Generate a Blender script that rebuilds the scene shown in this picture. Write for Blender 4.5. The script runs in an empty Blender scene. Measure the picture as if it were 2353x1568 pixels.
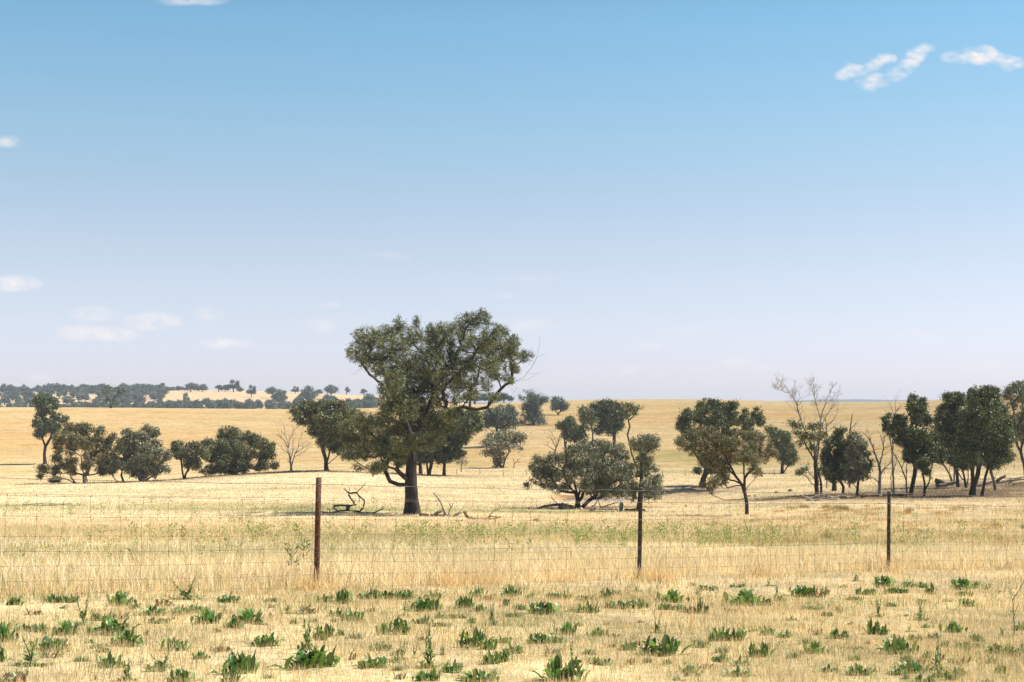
import bpy, math, random
import numpy as np

# ------------------------------------------------------------------ camera, sky, sun, exposure
SC = bpy.context.scene
COL = SC.collection
FX, CX, CY, HOR = 3268.0, 1176.5, 784.0, 926.0      # focal length, centre and horizon row in a 2353 x 1568 view of the photo
TH = math.atan((HOR - CY) / FX)
cd = bpy.data.cameras.new('camera'); cam = bpy.data.objects.new('camera', cd); COL.objects.link(cam)
cd.lens = 50; cd.sensor_width = 36; cd.clip_start = 0.1; cd.clip_end = 30000
cam.location = (0, 0, 0); cam.rotation_euler = (math.pi/2 + TH, 0, 0)
SC.camera = cam
SC.view_settings.view_transform = 'Standard'; SC.view_settings.look = 'None'
SC.view_settings.exposure = 0.95; SC.view_settings.gamma = 1.0
SC.cycles.max_bounces = 6; SC.cycles.transparent_max_bounces = 8; SC.cycles.volume_bounces = 0

SUN_EL, SUN_AZ = math.radians(53), math.radians(82)     # azimuth from +Y (view direction) towards +X (right)
SKY_SAT = 1.0; HAZE = 0.00016
w = bpy.data.worlds.new('World'); SC.world = w; w.use_nodes = True
nt = w.node_tree; nt.nodes.clear()
def N(tree, typ, **kw):
    n = tree.nodes.new(typ)
    for k, v in kw.items(): setattr(n, k, v)
    return n
def L(tree, a, b): tree.links.new(a, b)
def M(tree, op, a, b=None, c=None, clamp=False):
    n = tree.nodes.new('ShaderNodeMath'); n.operation = op; n.use_clamp = clamp
    for i, v in enumerate((a, b, c)):
        if v is None: continue
        if isinstance(v, (int, float)): n.inputs[i].default_value = v
        else: tree.links.new(v, n.inputs[i])
    return n.outputs[0]
def mixc(tree, f, a, b, blend='MIX'):
    n = tree.nodes.new('ShaderNodeMix'); n.data_type = 'RGBA'; n.blend_type = blend
    for i, v in ((0, f), (6, a), (7, b)):
        if isinstance(v, (int, float)): n.inputs[i].default_value = v
        elif isinstance(v, tuple): n.inputs[i].default_value = (*v[:3], 1)
        else: tree.links.new(v, n.inputs[i])
    return n.outputs[2]
sky = N(nt, 'ShaderNodeTexSky', sky_type='NISHITA', sun_disc=False, sun_elevation=SUN_EL, sun_rotation=SUN_AZ,
        altitude=300.0, air_density=1.0, dust_density=0.5, ozone_density=1.5)
tc = N(nt, 'ShaderNodeTexCoord'); sep = N(nt, 'ShaderNodeSeparateXYZ'); L(nt, tc.outputs['Generated'], sep.inputs[0])
az = M(nt, 'DIVIDE', sep.outputs[0], M(nt, 'MAXIMUM', sep.outputs[1], 0.05))
el = M(nt, 'DIVIDE', sep.outputs[2], M(nt, 'MAXIMUM', sep.outputs[1], 0.05))
# the film's own rendering of clear air: deeper cyan blue aloft, lavender white low down; unseen upper sky dimmed to cut ambient light
SKYT = [(0.0, (.93, .92, 1.27)), (.025, (.91, .88, 1.22)), (.065, (1.0, .90, 1.04)), (.105, (1.07, .93, .95)), (.150, (1.03, .98, .94)), (.185, (.98, 1.05, .98)), (.259, (.83, 1.10, 1.05)), (.34, (.66, .90, .92)), (.55, (.42, .60, .66)), (.9, (.36, .52, .60))]
rp = N(nt, 'ShaderNodeValToRGB'); L(nt, sep.outputs[2], rp.inputs[0]); rp.color_ramp.interpolation = 'B_SPLINE' if False else 'EASE'; rp.color_ramp.interpolation = 'LINEAR'
while len(rp.color_ramp.elements) < len(SKYT): rp.color_ramp.elements.new(.5)
for e_, (p_, c_) in zip(rp.color_ramp.elements, SKYT): e_.position = p_; e_.color = (*c_, 1)
tint = rp.outputs[0]
skyc = mixc(nt, 1.0, sky.outputs[0], tint, 'MULTIPLY')
# small fair-weather clouds: (direction x/y in view pixels, half width, half height, strength)
CLOUDS = [(1944,174,14,9,0.70),(1954,167,14,9,0.90),(1963,163,16,11,1.00),(1977,163,15,10,0.90),(1989,167,11,7,0.50),(2004,160,11,7,0.50),(2012,152,13,9,0.90),(2022,141,13,9,1.00),(2033,134,13,9,0.95),(2047,132,12,8,0.95),(2059,133,9,6,0.80),(2062,173,16,11,0.50),(2074,165,16,11,0.70),(2088,154,16,11,0.80),(2099,142,16,11,1.00),(2111,129,16,11,1.05),(2123,119,14,9,1.00),(2134,111,12,8,0.90),(2146,110,9,6,0.60),(2016,185,15,10,0.90),(2024,177,12,8,0.80),(2004,195,16,11,0.70),(2031,191,14,9,0.50),(1989,191,14,9,0.40),(2187,133,14,9,0.60),(2202,132,16,11,0.50),(2222,132,16,11,0.70),(2241,123,14,9,0.90),(2253,127,19,13,1.10),(2266,128,22,15,1.20),(2278,119,16,11,1.10),(2288,127,16,11,1.00),(2301,134,16,11,0.90),(2315,138,16,11,0.70),(2323,148,16,11,0.50),(2334,141,14,9,1.00),(2348,144,14,9,0.90),
          (28,650,48,13,.95),(216,722,42,12,.75),(350,738,48,14,.95),(480,722,24,11,.6),(180,765,36,13,.9),(250,767,50,12,.9),(505,790,36,9,.9),(555,790,20,6,.5),
          (738,747,24,11,.6),(1215,748,46,10,.45),(1700,831,34,9,.5),(1450,850,24,9,.45),(1490,799,26,7,.45),(2262,838,38,8,.45),(8,324,26,10,.7),(430,2,60,8,.6),
          (2110,770,46,9,.3),(890,590,40,7,.25),(90,868,20,8,.4),(1165,680,22,6,.35),(755,700,20,5,.4),(1760,848,26,7,.35),(1210,640,70,6,.2),(1580,760,60,9,.2)]
vec = N(nt, 'ShaderNodeCombineXYZ'); L(nt, az, vec.inputs[0]); L(nt, M(nt, 'MULTIPLY', el, 2.0), vec.inputs[1])
cn = N(nt, 'ShaderNodeTexNoise'); cn.inputs['Scale'].default_value = 75; cn.inputs['Detail'].default_value = 5; cn.inputs['Roughness'].default_value = .6
L(nt, vec.outputs[0], cn.inputs['Vector'])
cn2 = N(nt, 'ShaderNodeTexNoise'); cn2.inputs['Scale'].default_value = 30; cn2.inputs['Detail'].default_value = 3; L(nt, vec.outputs[0], cn2.inputs['Vector'])
cs = N(nt, 'ShaderNodeSeparateColor'); L(nt, cn2.outputs['Color'], cs.inputs[0])
azw = M(nt, 'ADD', az, M(nt, 'MULTIPLY', M(nt, 'SUBTRACT', cs.outputs[0], .5), .008))
elw = M(nt, 'ADD', el, M(nt, 'MULTIPLY', M(nt, 'SUBTRACT', cs.outputs[1], .5), .005))
total = None
for (px, py, rx, ry, st) in CLOUDS:
    ca, ce = (px - CX)/FX, math.tan(math.atan((CY - py)/FX) + TH)
    dx = M(nt, 'MULTIPLY', M(nt, 'SUBTRACT', azw, ca), FX/(rx*1.6)); dy = M(nt, 'MULTIPLY', M(nt, 'SUBTRACT', elw, ce), FX/(ry*1.75))
    d2 = M(nt, 'ADD', M(nt, 'MULTIPLY', dx, dx), M(nt, 'MULTIPLY', dy, dy))
    m = M(nt, 'MULTIPLY', M(nt, 'SUBTRACT', 1.0, d2, clamp=True), st*1.05)
    total = m if total is None else M(nt, 'MAXIMUM', total, m)
cr = N(nt, 'ShaderNodeMapRange', interpolation_type='SMOOTHSTEP'); L(nt, cn.outputs[0], cr.inputs[0]); cr.inputs[1].default_value = .22; cr.inputs[2].default_value = .68
cf = M(nt, 'MULTIPLY', total, cr.outputs[0])
cf = M(nt, 'MULTIPLY', cf, M(nt, 'GREATER_THAN', sep.outputs[1], 0.1))
BG = 0.075
cloudc = tuple(v/BG for v in (0.49, 0.47, 0.475))
skyc = mixc(nt, cf, skyc, cloudc)
bg = N(nt, 'ShaderNodeBackground'); bg.inputs[1].default_value = BG; L(nt, skyc, bg.inputs[0])
wo = N(nt, 'ShaderNodeOutputWorld'); L(nt, bg.outputs[0], wo.inputs[0])

ld = bpy.data.lights.new('sun', 'SUN'); ld.energy = 4.7; ld.angle = math.radians(0.55); ld.color = (1.0, 0.95, 0.86)
sun = bpy.data.objects.new('sun', ld); COL.objects.link(sun)
from mathutils import Vector
sdir = Vector((math.sin(SUN_AZ)*math.cos(SUN_EL), math.cos(SUN_AZ)*math.cos(SUN_EL), math.sin(SUN_EL)))
sun.rotation_euler = sdir.to_track_quat('Z', 'Y').to_euler(); sun.location = (30, 20, 60)

# ------------------------------------------------------------------ helpers
RNG = np.random.default_rng(7)
def obj_tag(o, label=None, cat=None, group=None, kind=None):
    if label: o['label'] = label
    if cat: o['category'] = cat
    if group: o['group'] = group
    if kind: o['kind'] = kind
    return o
def empty(name, loc):
    o = bpy.data.objects.new(name, None); COL.objects.link(o); o.location = loc; o.empty_display_size = .3
    return o
class MB:
    """collects vertices, quads, triangles and per-vertex colours, then links them as one mesh"""
    def __init__(s): s.v = []; s.q = []; s.t = []; s.c = []; s.n = 0
    def add(s, v, q=None, t=None, c=None):
        v = np.asarray(v, float).reshape(-1, 3)
        if q is not None and len(q): s.q.append(np.asarray(q, int).reshape(-1, 4) + s.n)
        if t is not None and len(t): s.t.append(np.asarray(t, int).reshape(-1, 3) + s.n)
        if c is None: c = (.5, .5, .5)
        c = np.asarray(c, float)
        if c.ndim == 1: c = np.tile(c, (len(v), 1))
        s.c.append(c); s.v.append(v); s.n += len(v)
    def mesh(s, name, mat, smooth=False, origin=(0, 0, 0)):
        me = bpy.data.meshes.new(name)
        V = np.concatenate(s.v) - np.asarray(origin); C = np.concatenate(s.c)
        Q = np.concatenate(s.q) if s.q else np.zeros((0, 4), int); T = np.concatenate(s.t) if s.t else np.zeros((0, 3), int)
        me.vertices.add(len(V)); me.vertices.foreach_set('co', V.astype(np.float32).ravel())
        nl = len(Q)*4 + len(T)*3
        me.loops.add(nl); me.loops.foreach_set('vertex_index', np.concatenate([Q.ravel(), T.ravel()]).astype(np.int32))
        me.polygons.add(len(Q) + len(T))
        st = np.concatenate([np.arange(len(Q))*4, len(Q)*4 + np.arange(len(T))*3]).astype(np.int32)
        me.polygons.foreach_set('loop_start', st)
        if smooth: me.polygons.foreach_set('use_smooth', np.ones(len(Q) + len(T), bool))
        me.update(calc_edges=True)
        a = me.color_attributes.new('col', 'FLOAT_COLOR', 'POINT')
        a.data.foreach_set('color', np.concatenate([C, np.ones((len(C), 1))], 1).astype(np.float32).ravel())
        me.materials.append(mat)
        return me
    def build(s, name, mat, parent=None, smooth=False, origin=(0, 0, 0)):
        me = s.mesh(name, mat, smooth, origin)
        o = bpy.data.objects.new(name, me); COL.objects.link(o)
        if parent: o.parent = parent
        else: o.location = origin
        return o
def unit(a): return a/np.maximum(np.linalg.norm(a, axis=-1, keepdims=True), 1e-9)
def tube(mb, pts, rad, sides=6, col=(.5, .5, .5), jit=0, cap=True):
    pts = np.asarray(pts, float); rad = np.asarray(rad, float); k = len(pts)
    d = unit(np.gradient(pts, axis=0)); ref = np.array([0.31, 0.17, .93]) if abs(d[0][2]) < .9 else np.array([1., .1, 0])
    u = unit(np.cross(d, ref)); v = np.cross(d, u); a = np.arange(sides)*2*math.pi/sides
    rr = rad[:, None]*(1 + (RNG.uniform(-jit, jit, (k, sides)) if jit else 0))
    P = pts[:, None] + rr[..., None]*(np.cos(a)[None, :, None]*u[:, None] + np.sin(a)[None, :, None]*v[:, None])
    i = np.arange(k-1)[:, None]*sides; j = np.arange(sides)[None]; jn = (j+1) % sides
    q = np.stack([i+j, i+jn, i+sides+jn, i+sides+j], -1).reshape(-1, 4)
    P = P.reshape(-1, 3); t = []
    if cap:
        n = len(P); P = np.concatenate([P, pts[:1], pts[-1:]]); b = (k-1)*sides
        t = [(n, (m+1) % sides, m) for m in range(sides)] + [(n+1, b+m, b+(m+1) % sides) for m in range(sides)]
    mb.add(P, q, t, col)
# value noise
def _h(i, j, s): 
    n = (i*374761393 + j*668265263 + s*1442695041) & 0xffffffff
    n = ((n ^ (n >> 13))*1274126177) & 0xffffffff
    return ((n ^ (n >> 16)) & 0xffff)/65535.0
def vnoise(x, y, s=0):
    x = np.asarray(x, float); y = np.asarray(y, float)
    i = np.floor(x).astype(np.int64); j = np.floor(y).astype(np.int64); fx = x-i; fy = y-j
    fx = fx*fx*(3-2*fx); fy = fy*fy*(3-2*fy)
    return (_h(i, j, s)*(1-fx) + _h(i+1, j, s)*fx)*(1-fy) + (_h(i, j+1, s)*(1-fx) + _h(i+1, j+1, s)*fx)*fy
def fbm(x, y, s=0, o=4):
    r = 0; a = .5; t = 0
    for k in range(o): r = r + a*vnoise(x*2**k, y*2**k, s+k); t += a; a *= .5
    return r/t

# ------------------------------------------------------------------ terrain: heights read along the photograph's columns
def zrow(vy, D): return D*math.tan(math.atan((CY-vy)/FX) + TH)
NEAR = [(-60, -1.5), (0, -1.60), (5, -1.68), (9, -1.83), (12, -1.98), (15, -2.14), (17.3, -2.30), (20.2, -2.46), (23.2, -2.62), (30, -3.08), (40, -3.85), (55, -5.0), (70, -6.05)]
FARL = [(660, 941), (800, 950), (1000, 944), (1150, 924)]
PROF = {
 -900: [(96,1186),(130,1150),(165,1122),(187,1113),(215,1118),(250,1100),(300,1068),(400,1005),(500,955),(570,936)]+FARL+[(1300,903),(1450,903),(2000,925)],
 0:    [(96,1188),(130,1150),(165,1122),(187,1112),(215,1117),(250,1098),(300,1067),(400,1005),(500,955),(570,936)]+FARL+[(1300,905),(1450,904),(2000,925)],
 380:  [(96,1188),(130,1149),(165,1118),(187,1103),(215,1107),(250,1090),(300,1062),(400,1003),(500,955),(575,938)]+FARL+[(1300,900),(1450,897),(2000,925)],
 540:  [(96,1188),(130,1147),(165,1112),(187,1092),(215,1096),(250,1085),(300,1058),(400,1002),(500,956),(580,940)]+FARL+[(1300,899),(1450,898),(2000,925)],
 740:  [(96,1188),(130,1145),(165,1105),(190,1081),(215,1085),(250,1076),(300,1052),(400,998),(500,957),(590,941)]+FARL+[(1300,907),(1450,905),(2000,925)],
 1000: [(96,1188),(130,1150),(165,1118),(200,1091),(240,1076),(300,1048),(400,985),(500,950),(600,932),(680,936),(800,945),(1000,940),(1150,930),(1300,918),(1450,917),(2000,930)],
 1250: [(96,1190),(115,1170),(130,1154),(160,1122),(200,1094),(240,1074),(300,1042),(400,982),(500,948),(600,926),(680,921.5),(800,932),(1000,950),(1300,948),(1500,950),(2000,950)],
 1440: [(96,1189),(110,1176),(125,1158),(150,1133),(180,1109),(220,1086),(260,1068),(300,1045),(400,985),(500,947),(600,924),(700,917.5),(820,928),(1000,950),(2000,950)],
 1500: [(96,1188),(110,1176),(125,1160),(142,1152),(158,1147),(164,1119),(180,1108),(220,1085),(260,1067),(300,1045),(400,985),(500,947),(600,924),(700,917),(820,928),(1000,950),(2000,950)],
 1610: [(96,1188),(110,1176),(125,1160),(142,1150),(158,1143),(165,1117),(180,1108),(220,1086),(260,1067),(300,1045),(400,985),(500,947),(600,924),(700,917.5),(820,930),(1000,950),(2000,950)],
 1700: [(96,1187),(110,1174),(125,1155),(145,1138),(165,1118),(180,1107),(215,1088),(260,1066),(300,1045),(400,985),(500,948),(600,926),(700,919),(820,930),(1000,952),(2000,950)],
 1850: [(96,1184),(110,1168),(125,1146),(145,1127),(180,1106),(215,1088),(260,1064),(300,1043),(400,987),(500,950),(600,932),(720,924.5),(850,935),(1000,955),(2000,950)],
 2050: [(96,1181),(110,1162),(125,1141),(145,1121),(170,1106),(215,1086),(260,1062),(300,1040),(400,985),(500,950),(600,930),(740,923.5),(850,935),(1000,955),(2000,950)],
 2353: [(96,1176),(110,1156),(125,1139),(145,1114),(170,1096),(215,1076),(260,1052),(300,1030),(400,975),(500,938),(620,914),(740,907),(900,925),(1100,950),(2000,950)],
 3200: [(96,1172),(110,1150),(125,1133),(145,1108),(170,1090),(215,1070),(260,1045),(300,1022),(400,965),(500,925),(620,902),(740,897),(900,915),(1100,945),(2000,950)],
}
def pchip(xs, ys, x):
    xs = np.array(xs, float); ys = np.array(ys, float); h = np.diff(xs); d = np.diff(ys)/h; m = np.zeros(len(xs)); m[0] = d[0]; m[-1] = d[-1]
    for i in range(1, len(xs)-1):
        if d[i-1]*d[i] > 0:
            w1 = 2*h[i]+h[i-1]; w2 = h[i]+2*h[i-1]; m[i] = (w1+w2)/(w1/d[i-1]+w2/d[i])
    i = np.clip(np.searchsorted(xs, x)-1, 0, len(xs)-2); t = (x-xs[i])/h[i]
    return (2*t**3-3*t**2+1)*ys[i] + (t**3-2*t**2+t)*h[i]*m[i] + (-2*t**3+3*t**2)*ys[i+1] + (t**3-t**2)*h[i]*m[i+1]
DG = np.concatenate([np.linspace(-60, 2, 32)[:-1], np.geomspace(2, 4600, 700)])
CG = np.linspace(-900, 3200, 83)
ZC = []
for c, pr in PROF.items():
    kn = NEAR + [(D, zrow(y, D)) for D, y in pr] + [(4700, -34.0)]
    ZC.append(pchip([k[0] for k in kn], [k[1] for k in kn], DG))
ZC = np.array(ZC); cols = np.array(list(PROF))
ZG = np.array([pchip(cols, ZC[:, k], CG) for k in range(len(DG))]).T      # [col, D]
kern = np.array([1, 2, 1.])/4
for _ in range(2): ZG[1:-1] = kern[0]*ZG[:-2] + kern[1]*ZG[1:-1] + kern[2]*ZG[2:]
POND = None
def terr(x, y):
    x = np.asarray(x, float); y = np.asarray(y, float)
    c = np.clip(CX + FX*x/np.maximum(y, 8.0), CG[0], CG[-1]-1e-6)
    ci = (c-CG[0])/(CG[1]-CG[0]); i = np.clip(ci.astype(int), 0, len(CG)-2); t = ci-i
    yy = np.clip(y, DG[0], DG[-1]-1e-6); j = np.clip(np.searchsorted(DG, yy, side='right')-1, 0, len(DG)-2); s = (yy-DG[j])/(DG[j+1]-DG[j])
    z = (ZG[i, j]*(1-t)+ZG[i+1, j]*t)*(1-s) + (ZG[i, j+1]*(1-t)+ZG[i+1, j+1]*t)*s
    z = z - 0.018*np.clip(x, -60, 60)*np.clip((70-y)/40, 0, 1)
    z = z + (fbm(x*.35, y*.35, 3, 3)-.5)*.10*np.clip((y-24)/30, 0, 1)*np.clip((600-y)/300, 0, 1) + (fbm(x*.9, y*.9, 9, 2)-.5)*.05*np.clip(y/10, 0, 1)
    if POND is not None:
        px, py, rx, ry, pz = POND
        r = np.sqrt(((x-px)/rx)**2 + ((y-py)/ry)**2)
        k = np.clip((1.5-r)/.6, 0, 1); k = k*k*(3-2*k)
        z = np.where(r < 1.5, np.minimum(z, z*(1-k) + (pz-.35)*k + 0), z)
        b = np.exp(-((r-1.55)/.30)**2)*np.clip((y-py)/ry, 0, 1); z = z + .35*b
    return z
def hit(vx, vy, D0=7.5, D1=2500):
    D = np.geomspace(D0, D1, 5000)
    t = math.tan(math.atan((CY-vy)/FX)+TH); zr = D*t
    x = (vx-CX)/FX*D/ (math.cos(TH) - 0*t) ; x = (vx-CX)/FX*(D*math.cos(TH)+zr*math.sin(TH))
    g = terr(x, D); k = np.argmax(g >= zr)
    if not (g >= zr).any(): k = len(D)-1
    return np.array([x[k], D[k], g[k]])
def atD(vx, D):
    x = (vx-CX)/FX*D; return np.array([x, D, float(terr(x, D))])
pp = atD(1372, 135.5); near = atD(1372, 133.2)
POND = (pp[0], pp[1], 3.0, 2.3, float(near[2])-.05)

# surface tint of the paddock: 0 straw .. 1 green, and brown litter with tree shade painted in; shared by the ground and the grass
SPOTS_G = [(105,104,60,3.2,.55,.0),]
def patch(x, y, vx, vy, rx, ry):
    P = hit(vx, vy); return np.exp(-(((x-P[0])/rx)**2 + ((y-P[1])/ry)**2))
GREEN = [(200,1162,22,3.5,.5),(520,1168,18,3.0,.5),(760,1172,14,3,.5),(1030,1176,12,2.5,.35),(1800,1213,9,3,.15),(2130,1222,14,1.6,.45),(2280,1238,9,1.0,.35),
         (1590,1050,16,16,.55),(1560,1085,16,9,.35),(1700,1068,12,12,.35),(2180,1060,16,12,.25),(1200,1225,8,4,.30),(1500,1228,9,4,.18),(1800,1235,7,3,.12),(550,1255,5,8,.22),(1000,1240,5,5,.22),
         (640,1120,20,10,.15),(1330,1176,11,2.0,.4),(1900,1195,10,3,.2)]
LITTER = [(1150,1168,0,0,0)]
LITTER_SHADE = [(1240,1168,5,.8,.5),(1340,1166,5,1.2,.9),(1440,1166,4,1.0,.8),(1930,1140,7,2.5,.85),(2080,1141,9,7,.9),(2200,1130,10,10,.9),(2300,1112,10,10,.85),(2010,1138,6,4,.8),(1930,1141,9,5,.6),(1850,1140,5,2,.5),(950,1186,4,1.2,.5),(1010,1093,7,4,.55),  # leaf litter, darkened under the right grove and on the bank as painted shade
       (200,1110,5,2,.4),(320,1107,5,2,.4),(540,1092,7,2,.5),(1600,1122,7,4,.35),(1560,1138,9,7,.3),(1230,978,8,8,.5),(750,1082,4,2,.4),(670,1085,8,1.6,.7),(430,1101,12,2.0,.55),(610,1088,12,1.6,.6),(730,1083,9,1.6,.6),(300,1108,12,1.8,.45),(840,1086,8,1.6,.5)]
BRN = [(60,1020,14,16,.7),(230,947,40,12,.55),(620,952,50,12,.5),(480,965,60,8,.4),(560,980,40,7,.3),(30,1040,18,10,.5),(1130,1068,12,5,.4),(1500,940,60,10,.25),(1950,955,80,14,.35),(1700,975,50,8,.3),(2230,985,40,10,.35),(1080,1045,8,10,.5),(1350,962,30,8,.3),(280,1000,40,8,.3)]
RED = [(1285,1141,2.0,2.5,.6),(1330,1142,3,2.0,.8),(1570,1140,6,3,.3)]
def tints(x, y):
    bn = np.zeros_like(x); g = np.zeros_like(x); b = np.zeros_like(x); r = np.zeros_like(x)
    for vx, vy, rx, ry, s in GREEN: g = g + s*patch(x, y, vx, vy, rx, ry)
    for vx, vy, rx, ry, s in LITTER_SHADE: b = b + s*patch(x, y, vx, vy, rx, ry)
    for vx, vy, rx, ry, s in BRN: bn = bn + s*patch(x, y, vx, vy, rx, ry)
    for vx, vy, rx, ry, s in RED: r = r + s*patch(x, y, vx, vy, rx, ry)
    n = fbm(x*.12, y*.12, 21, 4)
    g = np.clip(g*(.4+1.2*fbm(x*.5, y*.5, 5, 3)) + np.clip((n-.55)*1.6, 0, .25), 0, .8)
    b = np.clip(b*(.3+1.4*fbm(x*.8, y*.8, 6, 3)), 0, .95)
    # broad tan sweeps across the far hillside
    h = fbm(x*.012+3, y*.045, 31, 5); hb = np.clip((h-.44)*3.0, 0, 1)*np.clip((y-190)/80, 0, 1)*.9
    fine = fbm(x*.08, y*.3, 41, 3); hb = np.clip((hb+bn*1.5)*(.35+1.3*fine), 0, .9)
    return g, b, r, hb
STRAW = np.array([.72, .565, .315]); TAN = np.array([.56, .36, .15]); GREENC = np.array([.30, .31, .11]); SOIL_SHADE = np.array([.22, .15, .09]); REDC = np.array([.62, .38, .20]); PALE = np.array([.84, .67, .42])
def gcol(x, y):
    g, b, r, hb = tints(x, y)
    base = STRAW[None] + (PALE-STRAW)[None]*np.clip(fbm(x*.06+9, y*.2, 51, 3)*1.6-.4, 0, 1)[:, None]
    hill = (np.clip((y-200)/90, 0, 1)*.45)[:, None]; base = base*(1-hill*1.5) + np.array([.515, .335, .14])*hill*1.5; pl = (np.clip((y-45)/30, 0, 1)*np.where(x < 4, np.clip((198-y)/8, 0, 1), np.clip((210-y)/60, 0, 1))*.42)[:, None]; base = base*(1-pl) + np.array([.89, .69, .43])*pl
    c = base*(1-hb[:, None]) + TAN*hb[:, None]
    c = c*(1-g[:, None]) + GREENC*g[:, None]
    c = c*(1-r[:, None]) + REDC*r[:, None]
    c = c*(1-b[:, None]) + SOIL_SHADE*b[:, None]
    return c

# ------------------------------------------------------------------ materials
def mat(name): 
    m = bpy.data.materials.new(name); m.use_nodes = True; m.node_tree.nodes.clear(); return m, m.node_tree
def foliage_mat(name, trans=.25, rough=.5, spec=.35, tcol=(1.1, 1.15, .6)):
    m, t = mat(name)
    a = N(t, 'ShaderNodeAttribute', attribute_name='col'); p = N(t, 'ShaderNodeBsdfPrincipled'); p.inputs['Roughness'].default_value = rough; p.inputs['Specular IOR Level'].default_value = spec
    L(t, a.outputs['Color'], p.inputs['Base Color'])
    tr = N(t, 'ShaderNodeBsdfTranslucent'); L(t, mixc(t, 1.0, a.outputs['Color'], tcol, 'MULTIPLY'), tr.inputs[0])
    mx = N(t, 'ShaderNodeMixShader'); mx.inputs[0].default_value = trans; L(t, p.outputs[0], mx.inputs[1]); L(t, tr.outputs[0], mx.inputs[2])
    o = N(t, 'ShaderNodeOutputMaterial'); L(t, mx.outputs[0], o.inputs[0]); return m
M_LEAF = foliage_mat('eucalypt_leaves', .16, .45, .35)
M_DOCK = foliage_mat('weed_leaves', .25, .42, .5)
M_GRASS = foliage_mat('dry_grass', .30, .6, .2, (1.05, 1.0, .85))
def bark_mat(name, c1, c2, scale=3.0, streak=.35):
    m, t = mat(name)
    g = N(t, 'ShaderNodeTexCoord'); mp = N(t, 'ShaderNodeMapping'); mp.inputs['Scale'].default_value = (1, 1, streak); L(t, g.outputs['Object'], mp.inputs[0])
    n = N(t, 'ShaderNodeTexNoise'); n.inputs['Scale'].default_value = scale; n.inputs['Detail'].default_value = 6; n.inputs['Roughness'].default_value = .65; L(t, mp.outputs[0], n.inputs['Vector'])
    r = N(t, 'ShaderNodeMapRange'); L(t, n.outputs[0], r.inputs[0]); r.inputs[1].default_value = .38; r.inputs[2].default_value = .64
    c = mixc(t, r.outputs[0], c1, c2)
    p = N(t, 'ShaderNodeBsdfPrincipled'); p.inputs['Roughness'].default_value = .85; L(t, c, p.inputs['Base Color'])
    b = N(t, 'ShaderNodeBump'); b.inputs['Strength'].default_value = .6; b.inputs['Distance'].default_value = .05; L(t, n.outputs[0], b.inputs['Height']); L(t, b.outputs[0], p.inputs['Normal'])
    o = N(t, 'ShaderNodeOutputMaterial'); L(t, p.outputs[0], o.inputs[0]); return m
M_BARK = bark_mat('dark_box_bark', (.009, .0065, .005), (.040, .027, .021), 4)
M_BARKP = bark_mat('pale_gum_bark', (.06, .045, .038), (.26, .21, .17), 2.5)
M_DEAD = bark_mat('bleached_dead_wood', (.15, .12, .095), (.42, .36, .31), 3)
M_DEADK = bark_mat('weathered_grey_wood', (.035, .028, .024), (.20, .155, .12), 3)
M_LOG = bark_mat('fallen_log_wood', (.055, .035, .022), (.30, .20, .12), 3)
M_ROCK = bark_mat('pink_granite', (.30, .20, .15), (.62, .46, .36), 5, 1)
M_ROCKD = bark_mat('brown_stone', (.06, .035, .025), (.22, .13, .09), 6, 1)

# ------------------------------------------------------------------ ground, far hills, pond
def ground_mat():
    m, t = mat('dry_paddock')
    a = N(t, 'ShaderNodeAttribute', attribute_name='col'); g = N(t, 'ShaderNodeTexCoord')
    def noise(scale, det, rough=.6, sc=(1, 1, 1)):
        mp = N(t, 'ShaderNodeMapping'); mp.inputs['Scale'].default_value = sc; L(t, g.outputs['Object'], mp.inputs[0])
        n = N(t, 'ShaderNodeTexNoise'); n.inputs['Scale'].default_value = scale; n.inputs['Detail'].default_value = det; n.inputs['Roughness'].default_value = rough; L(t, mp.outputs[0], n.inputs['Vector']); return n.outputs[0]
    n1 = noise(1.1, 8, .7); n2 = noise(.18, 6, .6); n3 = noise(.05, 5, .6, (1, 2.2, 1)); n4 = noise(14, 3, .7)
    def rng(v, a0, a1, b0, b1):
        r = N(t, 'ShaderNodeMapRange'); L(t, v, r.inputs[0])
        for i, q in enumerate((a0, a1, b0, b1)): r.inputs[i+1].default_value = q
        return r.outputs[0]
    f = M(t, 'MULTIPLY', M(t, 'MULTIPLY', rng(n1, .3, .7, .52, 1.30), rng(n2, .3, .7, .78, 1.14)), rng(n4, .3, .7, .8, 1.15))
    c = mixc(t, rng(n3, .50, .70, 0, .42), a.outputs['Color'], mixc(t, 1.0, a.outputs['Color'], (.80, .66, .50), 'MULTIPLY'))
    cmb = N(t, 'ShaderNodeCombineColor'); [L(t, f, cmb.inputs[i]) for i in range(3)]
    c = mixc(t, 1.0, c, cmb.outputs[0], 'MULTIPLY')
    d = N(t, 'ShaderNodeBsdfDiffuse'); d.inputs['Roughness'].default_value = 1.0; L(t, c, d.inputs[0])
    b = N(t, 'ShaderNodeBump'); b.inputs['Strength'].default_value = .8; b.inputs['Distance'].default_value = .16; L(t, n1, b.inputs['Height']); L(t, b.outputs[0], d.inputs['Normal'])
    o = N(t, 'ShaderNodeOutputMaterial'); L(t, d.outputs[0], o.inputs[0]); return m
M_GROUND = ground_mat()
gy = np.concatenate([np.linspace(-45, 6, 30)[:-1], np.geomspace(6, 60, 190)[:-1], np.geomspace(60, 800, 420)[:-1], np.geomspace(800, 4500, 110)])
gs = np.linspace(-1.25, 1.25, 380)
GX = gs[None]*(gy[:, None] + 60); GY = np.repeat(gy[:, None], len(gs), 1)
GZ = terr(GX.ravel(), GY.ravel())
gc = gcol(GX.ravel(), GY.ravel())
far = np.clip((GY.ravel()-640)/200, 0, 1)[:, None]
gc = gc*(1-far) + far*np.array([.70, .50, .29])
mb = MB(); nr, ncl = GX.shape
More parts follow.
